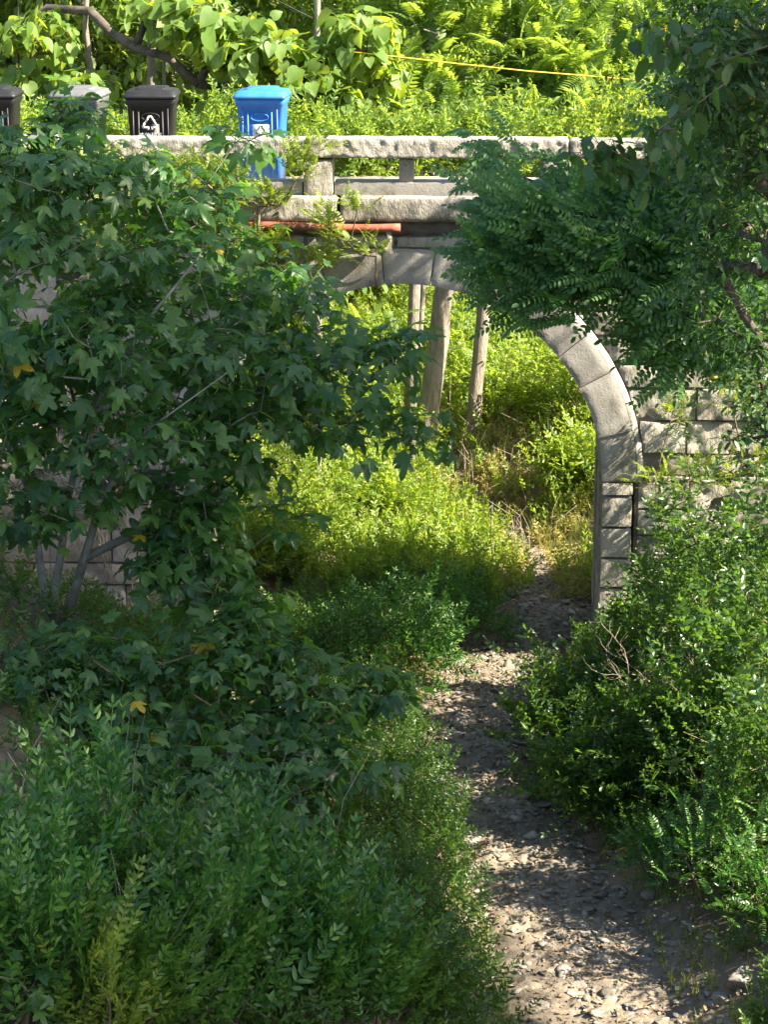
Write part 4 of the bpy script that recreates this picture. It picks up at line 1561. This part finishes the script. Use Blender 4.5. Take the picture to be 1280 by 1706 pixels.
n = 3200
wy = rng.uniform(2.4, 9, n)
wx = path_x(wy) + rng.normal(.25, .75, n)
keep = (wx < 3.0) & (np.abs(wx - path_x(wy)) > .16) & (fbm(np.stack([wx * 2, wy * 2, wx * 0 + 9], -1), 3) > .44)
wx, wy = wx[keep], wy[keep]
P = np.stack([wx, wy, height(wx, wy) + .01], -1)
D = nrm(np.stack([rng.normal(0, .7, len(wx)), rng.normal(0, .7, len(wx)), np.ones(len(wx))], -1))
m = MB()
stamp(m, T_FINE + T_WEED, P, frames(D, 1.0), rng.uniform(.5, 1.1, len(wx)))
tag(m.build('dry_undergrowth', MAT['dryweed']), 'yellowing dry weeds on the bare slope beside the path beyond the arch', 'dry weeds', kind='stuff')
n = 420
wx, wy = rng.uniform(-3.5, 2.6, n), rng.uniform(3.0, 10, n)
m = MB()
for x, y in zip(wx, wy):
    z = float(height(x, y))
    a = rng.uniform(0, 6.28)
    L_ = rng.uniform(.3, .9)
    b_ = rng.uniform(.1, .7)
    m.tube([(x, y, z), (x + .4 * b_ * L_ * math.cos(a) * .4, y + .16 * b_ * L_ * math.sin(a), z + L_ * .55), (x + b_ * L_ * math.cos(a), y + b_ * L_ * math.sin(a), z + L_ * (1 - .4 * b_))], np.array([.005, .004, .002]), 3, cap=False)
tag(m.build('dry_stalks', MAT['deadtwig']), 'dry straw-coloured stalks among the sunlit weeds beyond the arch', 'dry stalks', kind='stuff')

# dead leaves on the path
n = 5000
wy = rng.uniform(-12.5, 3, n)
wx = path_x(wy) + rng.normal(0, .8, n)
lv = [blade(random.uniform(.035, .07), random.uniform(.02, .035), .6, random.uniform(-.3, .4)) for _ in range(6)]
m = MB()
stamp(m, lv, np.stack([wx, wy, path_z(wx, wy) + .004 + rng.random(n) * .012], -1), rotz(n, .35), rng.uniform(.6, 1.2, n))
tag(m.build('leaf_litter', MAT['litter']), 'dry brown leaves scattered along the path and its edges', 'dead leaves', kind='stuff')

# bare trunks seen through the arch
def trunk_tree(name, label, pts, Yd, r0, r1, crown, leafm, temps, barkm, group=None, per=2, size=(1, 1.4), mode='clump', rt=.006, lift=.1):
    p0 = at(*pts[0], Yd)
    root_ = np.array([p0[0], Yd, float(height(p0[0], Yd))])
    st = [root_ - [0, 0, .3]] + [at(a, b, Yd) for a, b in pts]
    st = [np.asarray(s) for s in st]
    e = empty(name, root_, label, 'tree', group)
    tb = MB()
    P_ = np.array(st)
    tt = np.linspace(0, 1, 22)
    cum = np.concatenate([[0], np.cumsum(np.linalg.norm(np.diff(P_, axis=0), axis=1))])
    cum /= cum[-1]
    Q_ = np.column_stack([np.interp(tt, cum, P_[:, k]) for k in range(3)])
    Q_ += (fbm(Q_ * 1.7, 2)[:, None] - .5) * .08
    rr = np.interp(tt, [0, .06, 1], [r0 * 1.25, r0, r1])
    tb.tube(Q_ - root_, rr * (1 + .12 * (vnoise(Q_ * 5) - .5)), 12)
    arr, par, load, chains, ends, dirs = skeleton([[Q_[i] for i in range(len(Q_) // 2, len(Q_))]], crown)
    rad = np.clip(rt * np.maximum(load, 1) ** .5, 0, r1)
    for ch in chains[1:]:
        rr = rad[ch].copy()
        rr[0] = min(rr[0], rr[1] * 1.3)
        tb.tube(arr[ch] - root_, rr, 5 if rr.max() > .02 else 3, cap=False)
    tb.build('trunk', barkm, e, smooth=True)
    P__ = np.repeat(arr[ends], per, 0) + rng.normal(0, .14, (len(ends) * per, 3))
    D_ = np.repeat(dirs, per, 0)
    if mode == 'clump':
        F = clump_frames(D_)
    else:
        F = frames(nrm(D_ * .6 + rng.normal(0, .6, D_.shape) + [0, 0, lift]))
    fb = MB()
    stamp(fb, temps, P__ - root_, F, rng.uniform(size[0], size[1], len(P__)))
    fb.build('crown', leafm, e)
    return e


def crown_over(px, py, Yd, r, n_):
    return blob(at(px, py, Yd), r, n_, .4)


trunk_tree('slender_tree', 'thick leaning bare trunk with pale bark seen through the top of the arch', [(712, 700), (722, 640), (735, 540), (742, 470), (752, 330), (760, 150), (765, -100)], 7.6, .165, .10,
           np.concatenate([crown_over(765, -150, 7.6, (1.8, 1.5, 1.0), 60)]), MAT['fern'], T_FERN, MAT['palebark'], 'bare trunks seen through the arch', mode='spray')
trunk_tree('slender_tree', 'sunlit pale trunk seen through the arch, right of the thicker leaning one', [(786, 740), (792, 680), (800, 590), (806, 520), (815, 400), (830, 200), (840, -100)], 8.2, .115, .07,
           np.concatenate([crown_over(840, -150, 8.2, (1.6, 1.5, .9), 50)]), MAT['fern'], T_FERN, MAT['palebark'], 'bare trunks seen through the arch', mode='spray')
trunk_tree('slender_tree', 'thinnest of the trunks seen through the arch, left of and behind the leaning one', [(684, 690), (690, 640), (700, 560), (706, 480), (716, 300), (730, -50)], 9.4, .05, .035,
           np.concatenate([crown_over(730, -120, 9.4, (1.2, 1.2, .8), 30)]), MAT['fern'], T_FERN, MAT['palebark'], 'bare trunks seen through the arch', mode='spray')

for px, r_, lb in [(256, .075, 'bare trunk rising straight above the lid of the black bin with the symbol'), (147, .05, 'slim bare trunk above the grey bin'), (527, .055, 'slim bare trunk right of and above the blue bin'), (272, .028, 'thin pale stem just right of the trunk above the black bin')]:
    k = rng.normal(0, 4, 3)
    trunk_tree('slender_tree', lb, [(px, 300), (px + k[0], 160), (px + k[1], 40), (px + k[2], -120), (px + 5, -240)], 5.9, r_, r_ * .7, crown_over(px, -300, 5.9, (.6, .6, .3), 5), MAT['wood'], T_WOOD, MAT['palebark'],
               'bare trunks above the bins')

# large heart-leaved tree behind the bins
root = np.array([-5.2, 6.3, float(height(-5.2, 6.3))])
j = lambda a, b, Y_=6.0: at(a, b, Y_)
stems = [[root - [0, 0, .3], j(20, 240, 6.3), j(28, 100, 6.3), j(30, 0, 6.3), j(36, -200, 6.3)],
         [j(28, 60, 6.3), j(80, 14, 6.0), j(150, 18, 5.8), j(185, 55, 5.6), j(225, 80, 5.5), j(280, 95, 5.4), j(330, 140, 5.3)],
         [j(30, 0, 6.3), j(200, -60, 5.8), j(400, -30, 5.4), j(520, 30, 5.2)]]
cl = px_blobs([
    (40, 150, 5.6, (.5, .5, .35), 42), (70, 60, 5.6, (.5, .6, .3), 26), (110, 190, 5.4, (.5, .5, .2), 29), (150, 135, 5.2, (.4, .4, .12), 16), (20, 205, 5.2, (.4, .3, .2), 23),
    (330, 40, 5.2, (.55, .7, .30), 49), (410, 75, 5.2, (.6, .7, .35), 65), (500, 110, 5.2, (.5, .6, .35), 58), (560, 170, 5.4, (.45, .5, .3), 42), (460, 170, 5.6, (.4, .4, .2), 16), (600, 60, 5.4, (.45, .6, .35), 49), (380, 150, 5.8, (.35, .4, .2), 13), (250, 15, 5.4, (.4, .5, .15), 16),
    (530, 215, 5.2, (.5, .3, .12), 23), (640, 130, 5.6, (.3, .4, .25), 16),
])
plant('heart_leaved_tree', 'tree with big sunlit heart-shaped leaves and a dark arching bough behind the bins', 'tree', root, cl, T_HEART, MAT['heart'], MAT['bark'], stems=stems, rtip=.0075, rmax=.065,
      size=(.45, .95), per=1)

# ailanthus-like trees with long fronds
def frond_tree(label, px, Yd, spec, name='frond_tree'):
    x0 = float(at(px, 230, Yd)[0])
    rt = np.array([x0, Yd, float(height(x0, Yd))])
    cl_ = px_blobs(spec)
    top = cl_.mean(0)
    st = [[rt - [0, 0, .2], rt + (top - rt) * .4, top]]
    return plant(name, label, 'tree', rt, cl_, T_FERN, MAT['fern'], MAT['palebark'], 'long-fronded trees behind the parapet', st, rtip=.01, rmax=.09, per=3, size=(.75, 1.15), mode='spray', scatter=.06, lift=.35)


frond_tree('long-fronded tree left of centre behind the parapet, under the left end of the yellow hose', 680, 6.6, [(690, 150, 6.6, (.6, .6, .4), 26), (740, 60, 6.8, (.7, .7, .3), 24), (640, 30, 7.0, (.5, .5, .3), 12), (700, 210, 6.2, (.6, .4, .2), 14)])
frond_tree('tallest long-fronded tree behind the parapet, its fronds fanning upright over the yellow hose', 1025, 7.0, [(900, 60, 7.0, (.6, .6, .4), 28), (940, 140, 6.8, (.55, .6, .35), 26), (860, 150, 6.8, (.5, .6, .3), 20), (930, 205, 6.4, (.5, .4, .15), 14)])
frond_tree('long-fronded tree at the right behind the parapet, partly behind the dark boughs', 1060, 7.2, [(1040, 60, 7.4, (.6, .6, .5), 26), (1080, 170, 7.2, (.6, .6, .35), 24), (1150, 80, 7.6, (.6, .6, .5), 22)])
bush('frond_sapling', 'sapling with long bright fronds left of the trunks at the top of the arch', at(640, 640, 6.0), .40, .85, 10, T_FERN, 'fern', cat='sapling', per=2, size=(.55, .8))

# shrubs beyond the arch
GB = 'sunlit shrubs beyond the arch'
for p, r_, h_, lb, mt in [((965, 800), .4, .35, 'sunlit shrub beyond the arch against the right pier', 'sunny'), ((870, 680), .8, .7, 'sunlit shrub beyond the arch behind the right-hand trunk', 'sunny'),
                          ((480, 900), .9, 1.0, 'sunlit shrub beyond the arch at its left side', 'sunny'), ((560, 760), 1.1, 1.2, 'tall sunlit shrub beyond the arch behind the lobed leaves', 'sunny'),
                          ((640, 880), .6, .6, 'low sunlit shrub beyond the arch near its middle', 'sunny'), ((985, 710), .8, 1.1, 'tall sunlit shrub beyond the arch tucked behind the voussoirs on the right', 'sunny'),
                          ((740, 620), 1.0, 1.0, 'shrub beyond the arch between the bare trunks', 'wood'), ((440, 960), .55, .6, 'low bright shrub beyond the arch beside its left jamb', 'sunny')]:
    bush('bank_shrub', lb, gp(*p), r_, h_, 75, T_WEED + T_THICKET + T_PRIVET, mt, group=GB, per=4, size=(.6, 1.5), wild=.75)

# woodland filling the slope behind
GW = 'woodland trees on the slope behind the bridge'
def wood_tree(label, px, Yd, rr, hz, n_, barkm='palebark', r0=.12, temps=T_WOOD, leafm='wood'):
    x0 = float(at(px, 100, Yd)[0])
    z0 = float(height(x0, Yd))
    cr = np.concatenate([blob((x0, Yd, z0 + hz * .55), (rr, rr, hz * .45), n_, .45)])
    cr = cr[fbm(cr * .9, 2) > .40]
    rt = np.array([x0, Yd, z0])
    lean = rng.normal(0, .25)
    st = [[rt - [0, 0, .3], rt + [lean * .3, 0, hz * .3], rt + [lean, .1, hz * .6], rt + [lean, .1, hz * .9]]]
    return plant('woodland_tree', label, 'tree', rt, cr, temps, MAT[leafm], MAT[barkm], GW, st, rtip=.008, rmax=r0, per=3, size=(1.0, 1.6), scatter=.22)


wl = [
    ('woodland tree behind the black bins, its bare trunk rising over a bin lid', 258, 10.5, 1.9, 8.5, 300), ('woodland tree with a thin trunk behind the grey bin', 140, 13, 2.0, 8.5, 300),
    ('woodland tree behind the left edge of the picture', -20, 12, 2.0, 8, 280), ('woodland tree with a slim trunk above the blue bin', 525, 11.5, 2.0, 8.5, 300),
    ('woodland tree behind the left end of the yellow hose', 700, 14.5, 2.1, 8, 300), ('woodland tree behind the middle of the yellow hose', 1030, 16, 2.2, 8, 300),
    ('woodland tree behind the right end of the yellow hose', 1020, 19, 2.2, 8, 300), ('woodland tree behind the dark boughs at upper right', 1200, 21, 2.2, 8.5, 280),
    ('far woodland tree high on the slope at the left', 60, 21, 3.0, 8, 280), ('far woodland tree high on the slope above the black bin', 330, 20, 3.0, 8, 280),
    ('far woodland tree high on the slope above the blue bin', 600, 21, 3.0, 8, 280), ('far woodland tree high on the slope behind the fronds', 900, 26, 3.0, 8, 280),
    ('far woodland tree high on the slope at the right', 1180, 27, 3.0, 8, 280),
]
for i, a in enumerate(wl):
    wood_tree(*a)
# bushes at the far kerb of the bridge road
for px, Yd, r_, h_, lb in [(335, 2.3, .55, .7, 'sunlit bush at the far road edge between the black and blue bins'), (545, 2.4, .55, .7, 'sunlit bush at the far road edge just right of the blue bin'), (640, 2.3, .5, .5, 'low sunlit bush at the far road edge seen through the parapet gap'),
                           (735, 2.4, .5, .6, 'sunlit bush at the far road edge under the left part of the yellow hose'), (850, 2.4, .6, .7, 'sunlit bush at the far road edge behind the locust twigs'), (960, 2.4, .6, .7, 'sunlit bush at the far road edge below the upright fronds'),
                           (200, 2.4, .55, .7, 'sunlit bush at the far road edge between the grey and black bins'), (60, 2.4, .55, .7, 'sunlit bush at the far road edge between the cut-off bin and the grey one'), (440, 2.5, .5, .7, 'sunlit bush at the far road edge right behind the blue bin'), (1080, 2.5, .6, .8, 'bush at the far road edge behind the locust leaves')]:
    x0 = float(at(px, 230, Yd)[0])
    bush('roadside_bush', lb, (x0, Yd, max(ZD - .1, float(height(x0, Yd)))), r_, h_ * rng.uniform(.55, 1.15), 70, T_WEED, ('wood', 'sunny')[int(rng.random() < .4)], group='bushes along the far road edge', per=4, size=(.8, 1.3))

# rocks at the path side
rv, rt_ = ico2(4)
for px, py, s_, lb in [(1238, 1640, .15, 'grey angular rock on the bare earth at lower right'), (1050, 1395, .10, 'pale rock lodged in the earth hollow on the right bank'), (1205, 1668, .09, 'smaller rock beside the angular one at lower right'),
                       (965, 1645, .08, 'flat pale rock at the middle of the stony path')]:
    p = gp(px, py)
    V = chip(rv, 14, .5, .85)
    V = V * (1 + .10 * (fbm(rv * 5 + px, 3)[:, None] - .5))
    V = V * np.array([1.25, .9, .7]) * s_
    m = MB()
    m.add(V, rt_)
    o = m.build('rock', MAT['rock'], smooth=False)
    o.location = p + [0, 0, s_ * .25]
    o.rotation_euler = (rng.normal(0, .2), rng.normal(0, .2), rng.uniform(0, 6))
    tag(o, lb, 'rock')
print('DBG', zz(470), zz(800), xx(1003,800), xx(345,800), zz(410), POSTS, ZD)
print('verts', sum(len(me.vertices) for me in bpy.data.meshes), 'tris', sum(len(me.polygons) for me in bpy.data.meshes))
